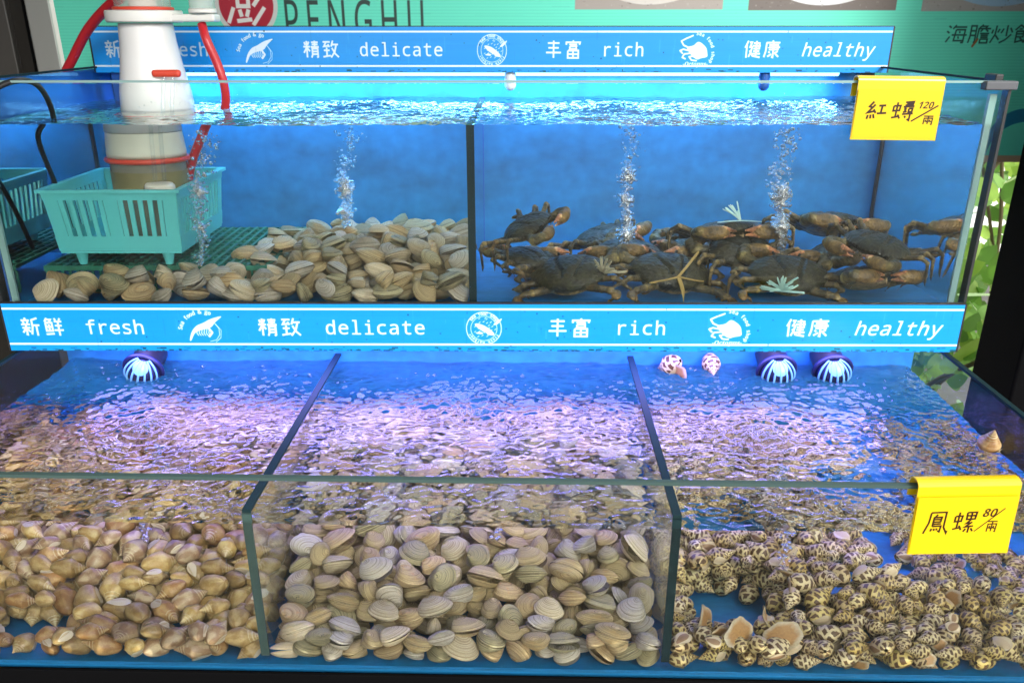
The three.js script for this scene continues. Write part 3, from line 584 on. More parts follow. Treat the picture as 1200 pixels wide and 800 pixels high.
// split a heap into the shells in view (single things) and the buried rest (one mass)
function split(items, most) {
  const scored = items.map((c, i) => ({ c, s: c.seen + (c.front < 0.075 ? 40 : 0) + c.p.z * 30 })).filter((e) => e.c.seen > 5 || e.c.front < 0.075).sort((a, b) => b.s - a.s).slice(0, most);
  const top = new Set(scored.map((e) => e.c)); return [items.filter((c) => top.has(c)), items.filter((c) => !top.has(c))];
}
function setPose(o, c, rot) { o.position.copy(c.p); o.quaternion.copy(c.q); if (rot) { o.position.applyQuaternion(lowRot); o.quaternion.premultiply(lowRot); } o.scale.setScalar(c.size); }
const tints = [[1.1, 1.1, 1.12], [0.9, 0.89, 0.88], [1.22, 1.2, 1.2]], tinted = (mats, list = tints) => list.map((t) => mats.map((m) => { const c = m.clone(); c.color.setRGB(...t); return c; }));
const anyTint = (sets, k) => sets[Math.floor(rnd() * 3)][k];
const clamSets = tinted(clamMats);
const clamProto = valves.map((v) => clamMats.map((m) => { const g = new THREE.Group(); part('valve', v[0], m, g); part('valve', v[1], m, g); return g; }));
const flatness = (q) => { const n = Math.abs(V3(0, 1, 0).applyQuaternion(q).y); return n > 0.82 ? 'lying flat' : n > 0.45 ? 'lying tilted' : 'standing on edge'; };
const opening = (q) => { const n = V3(0, 0, 1).applyQuaternion(q).y; return n > 0.4 ? 'its opening turned up' : n < -0.4 ? 'its opening turned down' : 'its opening sideways'; };
function zoneOf(c, zf, zb, wallA, wallB, nameA, nameB) { // where in its compartment, by what stands next to it
  if (zf - c.p.z < 0.06) return 'against the front pane';
  if (c.p.x - wallA < 0.07) return 'beside ' + nameA;
  if (wallB - c.p.x < 0.07) return 'beside ' + nameB;
  return c.p.z - zb < (zf - zb) * 0.55 ? 'near the back panel' : 'amid the heap';
}
function addClams(items, rot, where, group, most, zone) {
  const [seen, rest] = split(items, most);
  for (const c of seen) {
    const k = Math.floor(rnd() * 5), g = clamProto[Math.floor(rnd() * 3)][k].clone(); g.name = numbered('clam'); setPose(g, c, rot); scene.add(g);
    const mt = anyTint(clamSets, k), gape = rnd() < 0.3 ? rr(0.03, 0.16) : rr(0, 0.02); g.children.forEach((v, i) => { v.material = mt; v.rotation.x = (i ? 1 : -1) * gape; v.position.set(0, -0.33 * Math.sin(v.rotation.x), 0.33 * (Math.cos(gape) - 1)); });
    tag(g, `${clamTone[k][0]} clam ${flatness(c.q)} ${zone(c)} in the ${group}`, 'clam', `clams heaped in the ${group}`);
  }
  if (rest.length) {
    const gs = []; for (const c of rest) for (const v of valves[1]) { const g = new THREE.Object3D(); setPose(g, c, rot); g.updateMatrix(); gs.push(v.clone().applyMatrix4(g.matrix)); }
    const m = part(numbered('buried_clams'), mergeGeometries(gs), clamMats[1], scene); tag(m, `mass of clams buried under the heap ${where}`, 'clams', null, 'stuff');
  }
}
const E3 = (x, y, z) => new THREE.Quaternion().setFromEuler(new THREE.Euler(x, y, z, 'YXZ'));
const clamTurn = () => { const k = rnd(), t = k < 0.76 ? 0.5 : 1.3; return E3(rr(-t, t), rr(0, 6.283), rr(-t, t)); };
{ // upper tank clams
  const items = heap({ x0: -0.735, x1: U.px - 0.008, z0: -0.485, z1: -0.013, floor: U.floor + 0.003, size: 0.0485, axes: [0.47, 0.245, 0.385], count: 270, picks: 14, sink: 0.10, turn: clamTurn,
    limit: (x, z) => { const r = smooth(-0.62, -0.20, x), edge = mix(0.026, 0.068, r); if (x < -0.42) return 0; return edge * smooth(-0.50, -0.36, z) * mix(1, 0.5, smooth(-0.16, -0.02, z)) + 0.012; } });
  items.push(...heap({ x0: -0.71, x1: -0.40, z0: -0.12, z1: -0.013, floor: U.floor + 0.003, size: 0.052, axes: [0.47, 0.265, 0.385], count: 26, picks: 10, sink: 0.08, turn: clamTurn, limit: (x) => (x < -0.6 ? 0.034 : 0.05) }));
  addClams(items, false, 'in the upper tank beside the turquoise basket', 'upper tank', 145, (c) => c.p.x < -0.42 ? 'before the turquoise basket' : zoneOf(c, -0.01, -0.49, -0.42, U.px, 'the turquoise basket', 'the crabs'));
}
{ // lower tank clams
  const items = heap({ x0: L.p1 + 0.007, x1: L.p2 - 0.007, z0: L.zb + 0.01, z1: L.zf - 0.002, floor: L.floor + 0.002, size: 0.0472, axes: [0.47, 0.245, 0.385], count: 580, picks: 16, sink: 0.10, turn: clamTurn,
    limit: (x, z) => mix(0.052, 0.115, smooth(0.36, 0.14, z)) * mix(0.6, 1, smooth(-0.14, 0.08, z)) });
  addClams(items, true, 'in the middle of the lower tank', 'lower tank', 190, (c) => zoneOf(c, L.zf, L.zb, L.p1, L.p2, 'the conchs', 'the whelks'));
}
const snailTurn = () => E3(rr(0, 6.283), rr(0, 6.283), rr(-0.5, 0.5)).multiply(new THREE.Quaternion().setFromAxisAngle(V3(1, 0, 0), rr(0, 6.283)));
const yawTurn = () => new THREE.Quaternion().setFromAxisAngle(V3(0, 1, 0), rr(0, 6.283)).multiply(new THREE.Quaternion().setFromAxisAngle(V3(0, 0, 1), rr(-0.55, 0.55))).multiply(new THREE.Quaternion().setFromAxisAngle(V3(1, 0, 0), rr(0, 6.283)));
{ // conchs
  const items = heap({ x0: L.x0 + 0.01, x1: L.p1 - 0.007, z0: L.zb + 0.01, z1: L.zf - 0.002, floor: L.floor + 0.002, size: 0.056, axes: [0.46, 0.24, 0.245], count: 500, picks: 18, sink: 0.08, turn: yawTurn,
    limit: (x, z) => (z > 0.27 && z < 0.335 && x < -0.54 && x > -0.64 ? 0 : mix(mix(0.03, 0.046, smooth(-0.62, -0.45, x)), 0.10, smooth(0.35, 0.1, z)) * mix(0.55, 1, smooth(-0.14, 0.06, z)) * (x < -0.6 && z < 0.0 ? 0.4 : 1)) });
  const [seen, rest] = split(items, 215);
  const conchSets = tinted(conchMats, [[0.66, 0.60, 0.54], [0.92, 0.88, 0.82], [1.16, 1.12, 1.04]]), protos = conchMats.map((m) => { const g = new THREE.Group(); part('shell', conchGeo, m, g); part('lip', conchLip, conchLipMat, g); part('opening', conchHole, holeMat, g); return g; });
  for (const c of seen) { const k = Math.floor(rnd() * 4), g = protos[k].clone(); g.name = numbered('conch'); setPose(g, c, true); scene.add(g); g.children[0].material = anyTint(conchSets, k); tag(g, `${conchTone[k][0]} conch with ${opening(c.q)}, ${zoneOf(c, L.zf, L.zb, L.x0, L.p1, 'the side pane', 'the clams')}`, 'conch', 'conchs heaped in the lower tank'); }
  const gs = []; for (const c of rest) { const o = new THREE.Object3D(); setPose(o, c, true); o.updateMatrix(); gs.push(conchGeo.clone().applyMatrix4(o.matrix)); }
  if (gs.length) tag(part('buried_conchs', mergeGeometries(gs), conchMats[1], scene), 'mass of conchs buried under the heap in the lower tank', 'conchs', null, 'stuff');
}
const babProtos = babMats.map((m) => [0, 1, 2].map((v) => {
  const g = new THREE.Group(); part('shell', babGeo, m, g); part('lip', babLip, lipMat, g); part('operculum', babHole, v === 1 ? opMat : holeMat, g);
  if (v === 2) { const f = part('foot', footGeo, footMat, g, [0.34, 0.02, 0.30]); f.rotation.set(0.5, -0.5, 0.35); f.scale.setScalar(1.05); }
  return g;
}));
const babSets = tinted(babMats, [[0.78, 0.70, 0.58], [0.94, 0.90, 0.82], [1.05, 1.02, 0.98]]);
const babTone = ['cream', 'pale', 'yellowish'], babState = ['with an open mouth', 'with its brown lid shut', 'with its tan foot out'];
function addBab(c, k, v, label, group) { const g = babProtos[k][v].clone(); g.name = numbered('spotted_whelk'); setPose(g, c, true); g.children[0].material = anyTint(babSets, k); scene.add(g); tag(g, label, 'sea snail', group); return g; }
{ // spotted whelks
  const items = heap({ x0: L.p2 + 0.007, x1: L.x1 - 0.01, z0: L.zb + 0.01, z1: L.zf - 0.002, floor: L.floor + 0.002, size: 0.0465, axes: [0.46, 0.27, 0.28], count: 560, picks: 18, sink: 0.08, turn: yawTurn,
    limit: (x, z) => { let k = mix(0.042, 0.082, smooth(0.36, 0.14, z)) * mix(0.7, 1, smooth(-0.14, 0.05, z)); if (x > 0.60) k *= z > 0.2 ? 0.9 : z > 0.1 ? 0.45 : 0.25; if (x > 0.5 && x < 0.66 && z < 0.17) k *= z > 0.06 ? 0.0 : 0.4; if (x < 0.42 && x > 0.29 && z > 0.16 && z < 0.30) k = 0; return k; } });
  const [seen, rest] = split(items, 265);
  for (const c of seen) { const k = Math.floor(rnd() * 3), v = rnd() < 0.16 ? 2 : rnd() < 0.5 ? 0 : 1; addBab(c, k, v, `${babTone[k]} spotted whelk ${babState[v]} ${zoneOf(c, L.zf, L.zb, L.p2, L.x1, 'the clams', 'the side pane')}`, 'spotted whelks heaped in the lower tank'); }
  const gs = []; for (const c of rest) { const o = new THREE.Object3D(); setPose(o, c, true); o.updateMatrix(); gs.push(babGeo.clone().applyMatrix4(o.matrix)); }
  if (gs.length) tag(part('buried_whelks', mergeGeometries(gs), babMats[0], scene), 'mass of spotted whelks buried under the heap in the lower tank', 'sea snails', null, 'stuff');
  // stragglers on the walls
  // three by the front pane with the foot stretched up against the glass
  for (const [x, z, y, ry] of [[0.345, 0.335, 0.03, 0.4], [0.41, 0.338, 0.028, -0.4], [0.30, 0.30, 0.025, 1.2]]) { const g = addBab({ p: V3(x, L.floor + y, z), q: E3(0.0, ry, 0.25), size: 0.052 }, 0, 2, 'spotted whelk holding its large tan foot up against the front pane', 'whelks with the foot up against the front pane'); const f = g.children[3]; f.position.set(0.05, 0.36, 0.22); f.rotation.set(1.25, 0.2, rr(-0.4, 0.4)); f.scale.setScalar(1.5); }
  addBab({ p: V3(0.735, L.water + 0.008, 0.155), q: E3(0.25, 0.5, -1.35), size: 0.050 }, 2, 0, 'orange brown snail clinging to the side pane at the water line', null).children[0].material = conchMats[0];
  addBab({ p: V3(0.32, L.water + 0.006, -0.120), q: E3(0.9, 0.3, 1.2), size: 0.058 }, 1, 2, 'pale snail clinging to the back panel next to the partition', null);
  addBab({ p: V3(0.395, L.water + 0.007, -0.121), q: E3(1.2, 2.3, 0.8), size: 0.056 }, 1, 0, 'pale snail clinging to the back panel beside the strainers', null);
}

// ---------------------------------------------------------------- the upper tank's fittings
// a point inside the water behind the upper front pane, seen at a pixel, on the upright plane z: the ray bends at the pane
function atW(px, py, z) {
  const p = at(px, py, -0.0095), d = p.clone().sub(camera.position).normalize(), n = 1 / 1.333, c = -d.z, k = Math.sqrt(1 - n * n * (1 - c * c));
  const t = d.clone().multiplyScalar(n); t.z += n * c - k;
  return p.addScaledVector(t, (z - p.z) / t.z);
}
{ // protein skimmer
  const zc = -0.27, top = at(170, 27, zc), X = top.x, t = thing('protein_skimmer', 'white conical protein skimmer with red trim standing in the turquoise basket', 'skimmer', [X, 0, zc]);
  const yTop = top.y, yRing = atW(160, 190, zc + 0.06).y, yBot = U.floor + 0.055;
  const lathe = (pts, n = 40) => new THREE.LatheGeometry(pts.map(([r, y]) => new THREE.Vector2(r, y)), n);
  const yMid = U.water - 0.03;
  part('body', lathe([[0.001, yTop], [0.0430, yTop], [0.0438, yTop - 0.004], [0.0455, yTop - 0.03], [0.051, yTop - 0.07], [0.0585, yTop - 0.11], [0.063, yMid], [0.001, yMid]]), phys({ color: col(0.80, 0.80, 0.79), roughness: 0.22 }), t);
  part('chamber', lathe([[0.062, yMid - 0.001], [0.065, yRing + 0.012], [0.065, yRing + 0.002], [0.001, yRing + 0.002]]), phys({ color: col(0.72, 0.72, 0.58), roughness: 0.35 }), t);
  part('red_ring', new THREE.TorusGeometry(0.066, 0.0045, 8, 48).rotateX(Math.PI / 2), M.redPlastic, t, [0, yRing, 0]);
  part('pump_chamber', lathe([[0.001, yRing - 0.003], [0.063, yRing - 0.003], [0.062, yBot], [0.001, yBot]]), phys({ color: col(0.60, 0.57, 0.44), roughness: 0.2, transmission: 0.7, thickness: 0, ior: 1.2 }), t);
  part('maker_plate', lathe([[0.0634, yRing - 0.018], [0.0634, yRing - 0.05]], 40), std(col(0.20, 0.17, 0.07), 0.5), t);
  part('flange', lathe([[0.001, yTop + 0.001], [0.060, yTop + 0.001], [0.0615, yTop + 0.004], [0.0615, yTop + 0.017], [0.060, yTop + 0.020], [0.001, yTop + 0.020]]), M.white, t);
  part('seal_ring', new THREE.TorusGeometry(0.046, 0.003, 8, 40).rotateX(Math.PI / 2), M.redPlastic, t, [0, yTop + 0.0225, 0]);
  part('collection_cup', lathe([[0.0445, yTop + 0.0215], [0.0445, yTop + 0.14], [0.043, yTop + 0.14]], 40), phys({ color: col(0.86, 0.85, 0.83), roughness: 0.12, transmission: 0.75, thickness: 0, ior: 1.4 }), t);
  part('cup_lid', lathe([[0.001, yTop + 0.15], [0.047, yTop + 0.15], [0.047, yTop + 0.141], [0.001, yTop + 0.141]]), M.white, t);
  part('neck', lathe([[0.022, yTop + 0.0205], [0.02, yTop + 0.12]], 24), phys({ color: col(0.75, 0.72, 0.66), roughness: 0.3 }), t);
  part('arm', box(0.075, 0.012, 0.034, 0.004), M.white, t, [0.089, yTop + 0.008, 0.01]);
  const cupX = 0.103;
  part('silencer', lathe([[0.0205, yTop + 0.0235], [0.0195, yTop + 0.12]], 28), phys({ color: col(0.86, 0.86, 0.85), roughness: 0.15, transmission: 0.7, thickness: 0, ior: 1.4 }), t, [cupX, 0, 0.01]);
  part('silencer_base', lathe([[0.001, yTop + 0.0145], [0.022, yTop + 0.0145], [0.0225, yTop + 0.018], [0.022, yTop + 0.023], [0.001, yTop + 0.023]]), M.white, t, [cupX, 0, 0.01]);
  const plate = at(194, 86, zc + 0.055);
  part('red_clip', box(0.048, 0.012, 0.012, 0.005), M.redPlastic, t, [plate.x - X, plate.y, 0.053]);
  const disc = atW(187, 220, zc + 0.09);
  for (const dx of [-0.006, 0.009]) part('air_tube', tube([[plate.x - X + dx + 0.004, plate.y - 0.005, 0.060], [plate.x - X + dx, U.water, 0.075], [disc.x - X + dx, disc.y + 0.012, 0.09]], 0.0035, 20, 8), M.clear, t);
  part('float_disc', lathe([[0.001, -0.009], [0.022, -0.009], [0.0245, -0.005], [0.0245, 0.004], [0.021, 0.008], [0.001, 0.008]], 28), phys({ color: col(0.7, 0.66, 0.55), roughness: 0.4 }), t, [disc.x - X, disc.y, 0.09]);
  part('float_rim', lathe([[0.001, -0.013], [0.021, -0.013], [0.022, -0.0095], [0.001, -0.0095]], 28), M.redPlastic, t, [disc.x - X, disc.y, 0.09]);
}
{ // hoses and cable
  const p = (px, py, z) => at(px, py, z).toArray(), w = (px, py, z) => atW(px, py, z).toArray();
  const h1 = tag(part('red_hose', tube([p(140, -2, -0.27), p(128, 6, -0.29), p(103, 34, -0.33), p(86, 66, -0.36), p(74, 94, -0.38), [-0.82, H - 0.2, -0.39], [-0.83, H - 0.5, -0.40], [-0.84, H - 0.9, -0.42]], 0.0085, 70, 12), M.red, scene), 'red hose arching from the skimmer over the side of the upper tank', 'hose', 'red skimmer hoses');
  const h2 = tag(part(numbered('red_hose') && 'red_hose_001', tube([p(236, 28, -0.26), p(241, 45, -0.25), p(254, 74, -0.25), p(262, 98, -0.25), p(264, 122, -0.26), w(238, 155, -0.28), w(226, 185, -0.29), w(218, 222, -0.30)], 0.0075, 70, 12), M.red, scene), 'red hose running from the skimmer down into the turquoise basket', 'hose', 'red skimmer hoses');
  const c = tag(part('black_cable', tube([p(-40, 125, 0.05), p(-12, 107, 0.02), p(8, 97, 0.0), p(26, 94, -0.02), p(42, 99, -0.05), p(54, 114, -0.08), p(62, 138, -0.1), w(44, 160, -0.12), w(62, 210, -0.16), w(80, 255, -0.2), w(90, 290, -0.22)], 0.0042, 90, 8), M.cable, scene), 'black cable looping over the rim into the turquoise basket', 'cable');
}
{ // turquoise basket on four feet
  const zf = -0.085, zb = -0.375, a = atW(46, 226, zf), b = atW(206, 226, zf), bot = atW(130, 299, zf + 0.005), X0 = a.x, X1 = b.x, yT = a.y, yB = bot.y, cx = (X0 + X1) / 2, cz = (zf + zb) / 2, hw = (X1 - X0) / 2, hd = (zf - zb) / 2, h = yT - yB;
  const t = thing('plastic_basket', 'turquoise slotted plastic basket on feet holding the skimmer', 'basket', [cx, yB, cz]);
  const taper = (g) => { const p = g.attributes.position; for (let i = 0; i < p.count; i++) { const k = mix(0.92, 1, clamp(p.getY(i) / h, -0.2, 1)); p.setX(i, p.getX(i) * k); p.setZ(i, p.getZ(i) * k); } g.computeVertexNormals(); return g; };
  const th = 0.0035, add = (n, w, hh, d, x, y, z, over = t) => part(n, taper(box(w, hh, d).translate(x, y, z)), M.teal, over);
  add('base', 2 * hw - 0.002, 0.004, 2 * hd - 0.002, 0, 0.002, 0);
  for (const s of [1, -1]) {
    const wa = add('wall', 2 * hw, 0.024, th, 0, 0.0165, s * (hd - th / 2)); add('upper_band', 2 * hw, 0.012, th, 0, h - 0.006, s * (hd - th / 2), wa);
    const wb = add('wall', th, 0.024, 2 * hd - 2 * th, s * (hw - th / 2), 0.0165, 0); add('upper_band', th, 0.012, 2 * hd - 2 * th, s * (hw - th / 2), h - 0.006, 0, wb);
    const mid = (0.0285 + h - 0.012) / 2, sh = h - 0.012 - 0.0285;
    for (let i = 0; i <= 12; i++) { const x = mix(-hw + 0.012, hw - 0.012, i / 12), wide = i === 0 || i === 12 || i === 6; add('slat', wide ? 0.022 : 0.0075, sh, th, clamp(x, -hw + 0.011, hw - 0.011), mid, s * (hd - th / 2), wa); }
    for (let i = 0; i <= 13; i++) { const z = mix(-hd + 0.012, hd - 0.012, i / 13), wide = i === 0 || i === 13; add('slat', th, sh, wide ? 0.02 : 0.0085, s * (hw - th / 2), mid, clamp(z, -hd + th + 0.0105, hd - th - 0.0105), wb); }
    add('rim', 2 * hw + 0.012, 0.005, 0.010, 0, h + 0.0025, s * (hd + 0.001)); add('rim', 0.010, 0.005, 2 * hd - 0.008, s * (hw + 0.001), h + 0.0025, 0);
    for (const r of [1, -1]) part('foot', new THREE.CylinderGeometry(0.011, 0.0065, 0.020, 8).translate(s * hw * 0.66, -0.0105, r * hd * 0.8), M.teal, t);
  }
  // green grating under the basket
  const gt = yB - 0.0215, gh = gt - U.floor - 0.003, g = thing('green_grating', 'dark green plastic grating under the turquoise basket', 'grating', [cx + 0.05, U.floor + 0.003, -0.29]);
  const gw = 0.36, gd = 0.37;
  for (let i = 0; i < 24; i++) part('bar', box(0.005, 0.005, gd), M.green, g, [mix(-gw / 2, gw / 2, i / 23), gh - 0.0025, 0]);
  for (let i = 0; i < 14; i++) part('bar', box(gw, 0.0045, 0.005), M.green, g, [0, gh - 0.0035, mix(-gd / 2, gd / 2, i / 13)]);
  for (let i = 0; i < 30; i++) part('rib', box(0.0035, gh - 0.011, 0.004), M.green, g, [mix(-gw / 2, gw / 2, i / 29), gh / 2 - 0.003, gd / 2 - 0.002]);
  part('lower_rail', box(gw, 0.006, 0.005), M.green, g, [0, 0.003, gd / 2 - 0.002]); part('upper_rail', box(gw + 0.004, 0.008, 0.003), M.green, g, [0, gh - 0.004, gd / 2 + 0.004]);
}

// ---------------------------------------------------------------- crabs: one skin over joints, by signed distance
function skin(prims, lo, hi, cell, color) {
  const n = [0, 1, 2].map((k) => Math.ceil((hi[k] - lo[k]) / cell) + 1), F = new Float32Array(n[0] * n[1] * n[2]).fill(1), I = (i, j, k) => (i * n[1] + j) * n[2] + k;
  for (const pr of prims) { // each bone touches only the cells near it
    const a = [0, 1, 2].map((k) => Math.max(0, Math.floor((pr.lo[k] - 0.09 - lo[k]) / cell))), b = [0, 1, 2].map((k) => Math.min(n[k] - 1, Math.ceil((pr.hi[k] + 0.09 - lo[k]) / cell)));
    for (let i = a[0]; i <= b[0]; i++) for (let j = a[1]; j <= b[1]; j++) for (let k = a[2]; k <= b[2]; k++) {
      const d = pr.f(lo[0] + i * cell, lo[1] + j * cell, lo[2] + k * cell), q = I(i, j, k), e = F[q], s = pr.k ?? 0.025, h = Math.max(s - Math.abs(d - e), 0) / s;
      F[q] = Math.min(d, e) - h * h * s * 0.25;
    }
  }
  const at3 = new Map(), pos = [], idx = [];
  const vert = (i, j, k) => {
    const key = I(i, j, k); if (at3.has(key)) return at3.get(key);
    let x = 0, y = 0, z = 0, c = 0; const v = [];
    for (let q = 0; q < 8; q++) v.push(F[I(i + (q & 1), j + ((q >> 1) & 1), k + (q >> 2))]);
    for (let q = 0; q < 8; q++) for (const b of [1, 2, 4]) if (!(q & b)) { const r = q | b; if ((v[q] < 0) !== (v[r] < 0)) { const t = v[q] / (v[q] - v[r]); x += (q & 1) + (b === 1 ? t : 0); y += ((q >> 1) & 1) + (b === 2 ? t : 0); z += (q >> 2) + (b === 4 ? t : 0); c++; } }
    const id = pos.length / 3; pos.push(lo[0] + (i + x / c) * cell, lo[1] + (j + y / c) * cell, lo[2] + (k + z / c) * cell); at3.set(key, id); return id;
  };
  const quad = (a, b, c, d, flip) => (flip ? idx.push(a, c, b, a, d, c) : idx.push(a, b, c, a, c, d));
  for (let i = 1; i < n[0] - 1; i++) for (let j = 1; j < n[1] - 1; j++) for (let k = 1; k < n[2] - 1; k++) {
    const f = F[I(i, j, k)] < 0;
    if (i < n[0] - 2 && f !== F[I(i + 1, j, k)] < 0) quad(vert(i, j - 1, k - 1), vert(i, j, k - 1), vert(i, j, k), vert(i, j - 1, k), !f);
    if (j < n[1] - 2 && f !== F[I(i, j + 1, k)] < 0) quad(vert(i - 1, j, k - 1), vert(i - 1, j, k), vert(i, j, k), vert(i, j, k - 1), !f);
    if (k < n[2] - 2 && f !== F[I(i, j, k + 1)] < 0) quad(vert(i - 1, j - 1, k), vert(i, j - 1, k), vert(i, j, k), vert(i - 1, j, k), !f);
  }
  const c = [];
  for (let i = 0; i < pos.length; i += 3) { let best = 1e9, bc = null; for (const pr of prims) { const d = pr.f(pos[i], pos[i + 1], pos[i + 2]); if (d < best) { best = d; bc = pr; } } c.push(...color(bc, pos[i], pos[i + 1], pos[i + 2])); }
  const g = new THREE.BufferGeometry(); g.setAttribute('position', new THREE.Float32BufferAttribute(pos, 3)); g.setAttribute('color', new THREE.Float32BufferAttribute(c, 3)); g.setIndex(idx); g.computeVertexNormals();
  const uv = []; for (let i = 0; i < pos.length; i += 3) uv.push(pos[i] * 0.5 + 0.13 * pos[i + 1], pos[i + 2] * 0.5 + 0.4 * pos[i + 1]); g.setAttribute('uv', new THREE.Float32BufferAttribute(uv, 2)); return g;
}
const capsule = (a, b, ra, rb, tone, k, flatY = 1) => {
  const d = b.map((v, i) => v - a[i]), L2 = d.reduce((s, v) => s + v * v, 0), r = Math.max(ra, rb);
  return { tone, k, ends: (x, y, z) => ((x - a[0]) * d[0] + (y - a[1]) * d[1] + (z - a[2]) * d[2]) / L2, lo: a.map((v, i) => Math.min(v, b[i]) - r), hi: a.map((v, i) => Math.max(v, b[i]) + r), f: (x, y, z) => { const p = [x - a[0], y - a[1], z - a[2]], t = clamp((p[0] * d[0] + p[1] * d[1] + p[2] * d[2]) / L2, 0, 1); return Math.hypot(p[0] - d[0] * t, (p[1] - d[1] * t) * flatY, p[2] - d[2] * t) - mix(ra, rb, t); } };
};
const ellips = (c, r, tone, k, warp) => ({ tone, k, c, lo: c.map((v, i) => v - r[i] * 1.3), hi: c.map((v, i) => v + r[i] * 1.3), f: (x, y, z) => { let p = [x - c[0], y - c[1], z - c[2]]; if (warp) p = warp(p); const k0 = Math.hypot(p[0] / r[0], p[1] / r[1], p[2] / r[2]), k1 = Math.hypot(p[0] / r[0] ** 2, p[1] / r[1] ** 2, p[2] / r[2] ** 2); return k1 > 0 ? (k0 * (k0 - 1)) / k1 : -0.1; } });
function crabGeo(pose) {
  const P = [], R = (a, b) => { const t = Math.sin(pose * 91.7 + P.length * 12.9) * 43758.5; return mix(a, b, t - Math.floor(t)); };
  P.push(ellips([0, 0.0, 0], [0.5, 0.15, 0.35], 'shell', 0.02, ([x, y, z]) => [x * (1 + 0.55 * Math.max(0, -z - 0.02)), y > 0 ? y * (1 + 0.35 * Math.exp(-(((Math.abs(x) - 0.13 - 0.05 * Math.sin(z * 9)) / 0.022) ** 2)) * (z < 0.2 && z > -0.22 ? 1 : 0) + 0.10 * noise(x * 22, z * 22, 3) + 0.06 * noise(x * 50, z * 50, 9)) : y * 1.35, z]));
  P.push(ellips([0, -0.07, -0.04], [0.34, 0.10, 0.29], 'belly', 0.03));
  for (const s of [-1, 1]) {
    for (let i = 0; i < 9; i++) { const a = mix(0.06, 1.12, i / 8), x = s * 0.49 * Math.cos(a), z = 0.345 * Math.sin(a), o = i === 0 ? 0.075 : 0.042; P.push(capsule([x * 0.95, 0.005, z * 0.95], [x + s * o * Math.cos(a) * 1.1, 0.012, z + o * (0.5 + 0.5 * Math.sin(a))], 0.024, 0.007, 'tooth', 0.012)); }
    for (const i of [0, 1]) P.push(capsule([s * (0.03 + 0.06 * i), 0.01, 0.335], [s * (0.03 + 0.06 * i), 0.012, 0.375], 0.018, 0.006, 'tooth', 0.01));
    P.push(capsule([s * 0.15, 0.02, 0.32], [s * 0.17, 0.045, 0.375], 0.014, 0.022, 'eye', 0.008));
    // folded claw: merus, carpus, palm, two fingers
    const j = R(-0.04, 0.04), y = -0.05;
    P.push(capsule([s * 0.30, -0.06, 0.16], [s * 0.52, -0.05, 0.34 + j], 0.06, 0.08, 'claw', 0.02)); P.push(capsule([s * 0.52, -0.05, 0.34 + j], [s * 0.50, -0.03, 0.46 + j], 0.085, 0.075, 'claw', 0.02));
    P.push(ellips([s * 0.335, y, 0.485 + j], [0.19, 0.098, 0.085], 'palm', 0.02)); P.push(capsule([s * 0.22, y + 0.04, 0.49 + j], [s * 0.05, y + 0.02, 0.45 + j], 0.048, 0.014, 'finger', 0.012)); P.push(capsule([s * 0.22, y - 0.04, 0.49 + j], [s * 0.06, y - 0.035, 0.45 + j], 0.042, 0.014, 'finger', 0.012));
    // three walking legs
    for (let i = 0; i < 3; i++) {
      const z0 = 0.06 - i * 0.13, open = pose % 2, kx = s * mix(0.60, 0.70, open) * (1 - 0.05 * i), kz = z0 * 1.5 - 0.05 * i + R(-0.05, 0.05), ky = mix(0.0, 0.08, open), dy = mix(-0.08, -0.24, open) + R(-0.03, 0.03);
      P.push(capsule([s * 0.32, -0.07, z0], [kx, ky, kz], 0.038, 0.040, 'leg', 0.006)); P.push(capsule([kx, ky, kz], [kx + s * 0.10, ky - 0.05, kz - 0.03], 0.034, 0.030, 'leg', 0.006)); P.push(capsule([kx + s * 0.10, ky - 0.05, kz - 0.03], [kx + s * mix(-0.02, 0.12, open), dy, kz - 0.10], 0.027, 0.020, 'leg', 0.006)); P.push(capsule([kx + s * mix(-0.02, 0.12, open), dy, kz - 0.10], [kx + s * mix(-0.10, 0.14, open), dy - 0.10, kz - 0.14], 0.018, 0.005, 'tip', 0.006));
    }
    // swimming leg with its paddle
    const ps = R(-0.06, 0.06); P.push(capsule([s * 0.24, -0.05, -0.24], [s * 0.44, 0.0, -0.36], 0.05, 0.048, 'leg', 0.012)); P.push(capsule([s * 0.44, 0.0, -0.36], [s * 0.55, 0.0, -0.42 + ps], 0.046, 0.04, 'leg', 0.012)); P.push(ellips([s * 0.62, -0.01, -0.52 + ps], [0.065, 0.03, 0.10], 'paddle', 0.012));
    for (const i of [0, 1, 2]) P.push(capsule([s * 0.02, -0.10, 0.30 - 0.02 * i], [s * 0.07, -0.06 - 0.03 * i, 0.33], 0.02, 0.014, 'mouth', 0.01));
  }
  const T = { shell: [0.030, 0.027, 0.008], belly: [0.34, 0.25, 0.13], tooth: [0.05, 0.045, 0.022], eye: [0.02, 0.015, 0.01], claw: [0.095, 0.075, 0.028], palm: [0.19, 0.12, 0.04], finger: [0.40, 0.17, 0.08], leg: [0.11, 0.08, 0.032], tip: [0.14, 0.07, 0.04], paddle: [0.17, 0.11, 0.04], mouth: [0.2, 0.15, 0.085] };
  return skin(P, [-1.0, -0.46, -0.76], [1.0, 0.28, 0.66], 0.0185, (pr, x, y, z) => {
    const c = T[pr.tone]; let m = 1 + 1.5 * fbm(x * 8 + pose, y * 8, z * 8, 4) + 0.5 * noise(x * 45, y * 45, z * 45); if (pr.ends && pr.tone !== 'tooth') { const e = pr.ends(x, y, z); m *= e < 0.1 || e > 0.92 ? 1.9 : e < 0.18 || e > 0.86 ? 0.6 : 1; }
        return c.map((v) => clamp(v * m * 1.45, 0.004, 1));
  });
}
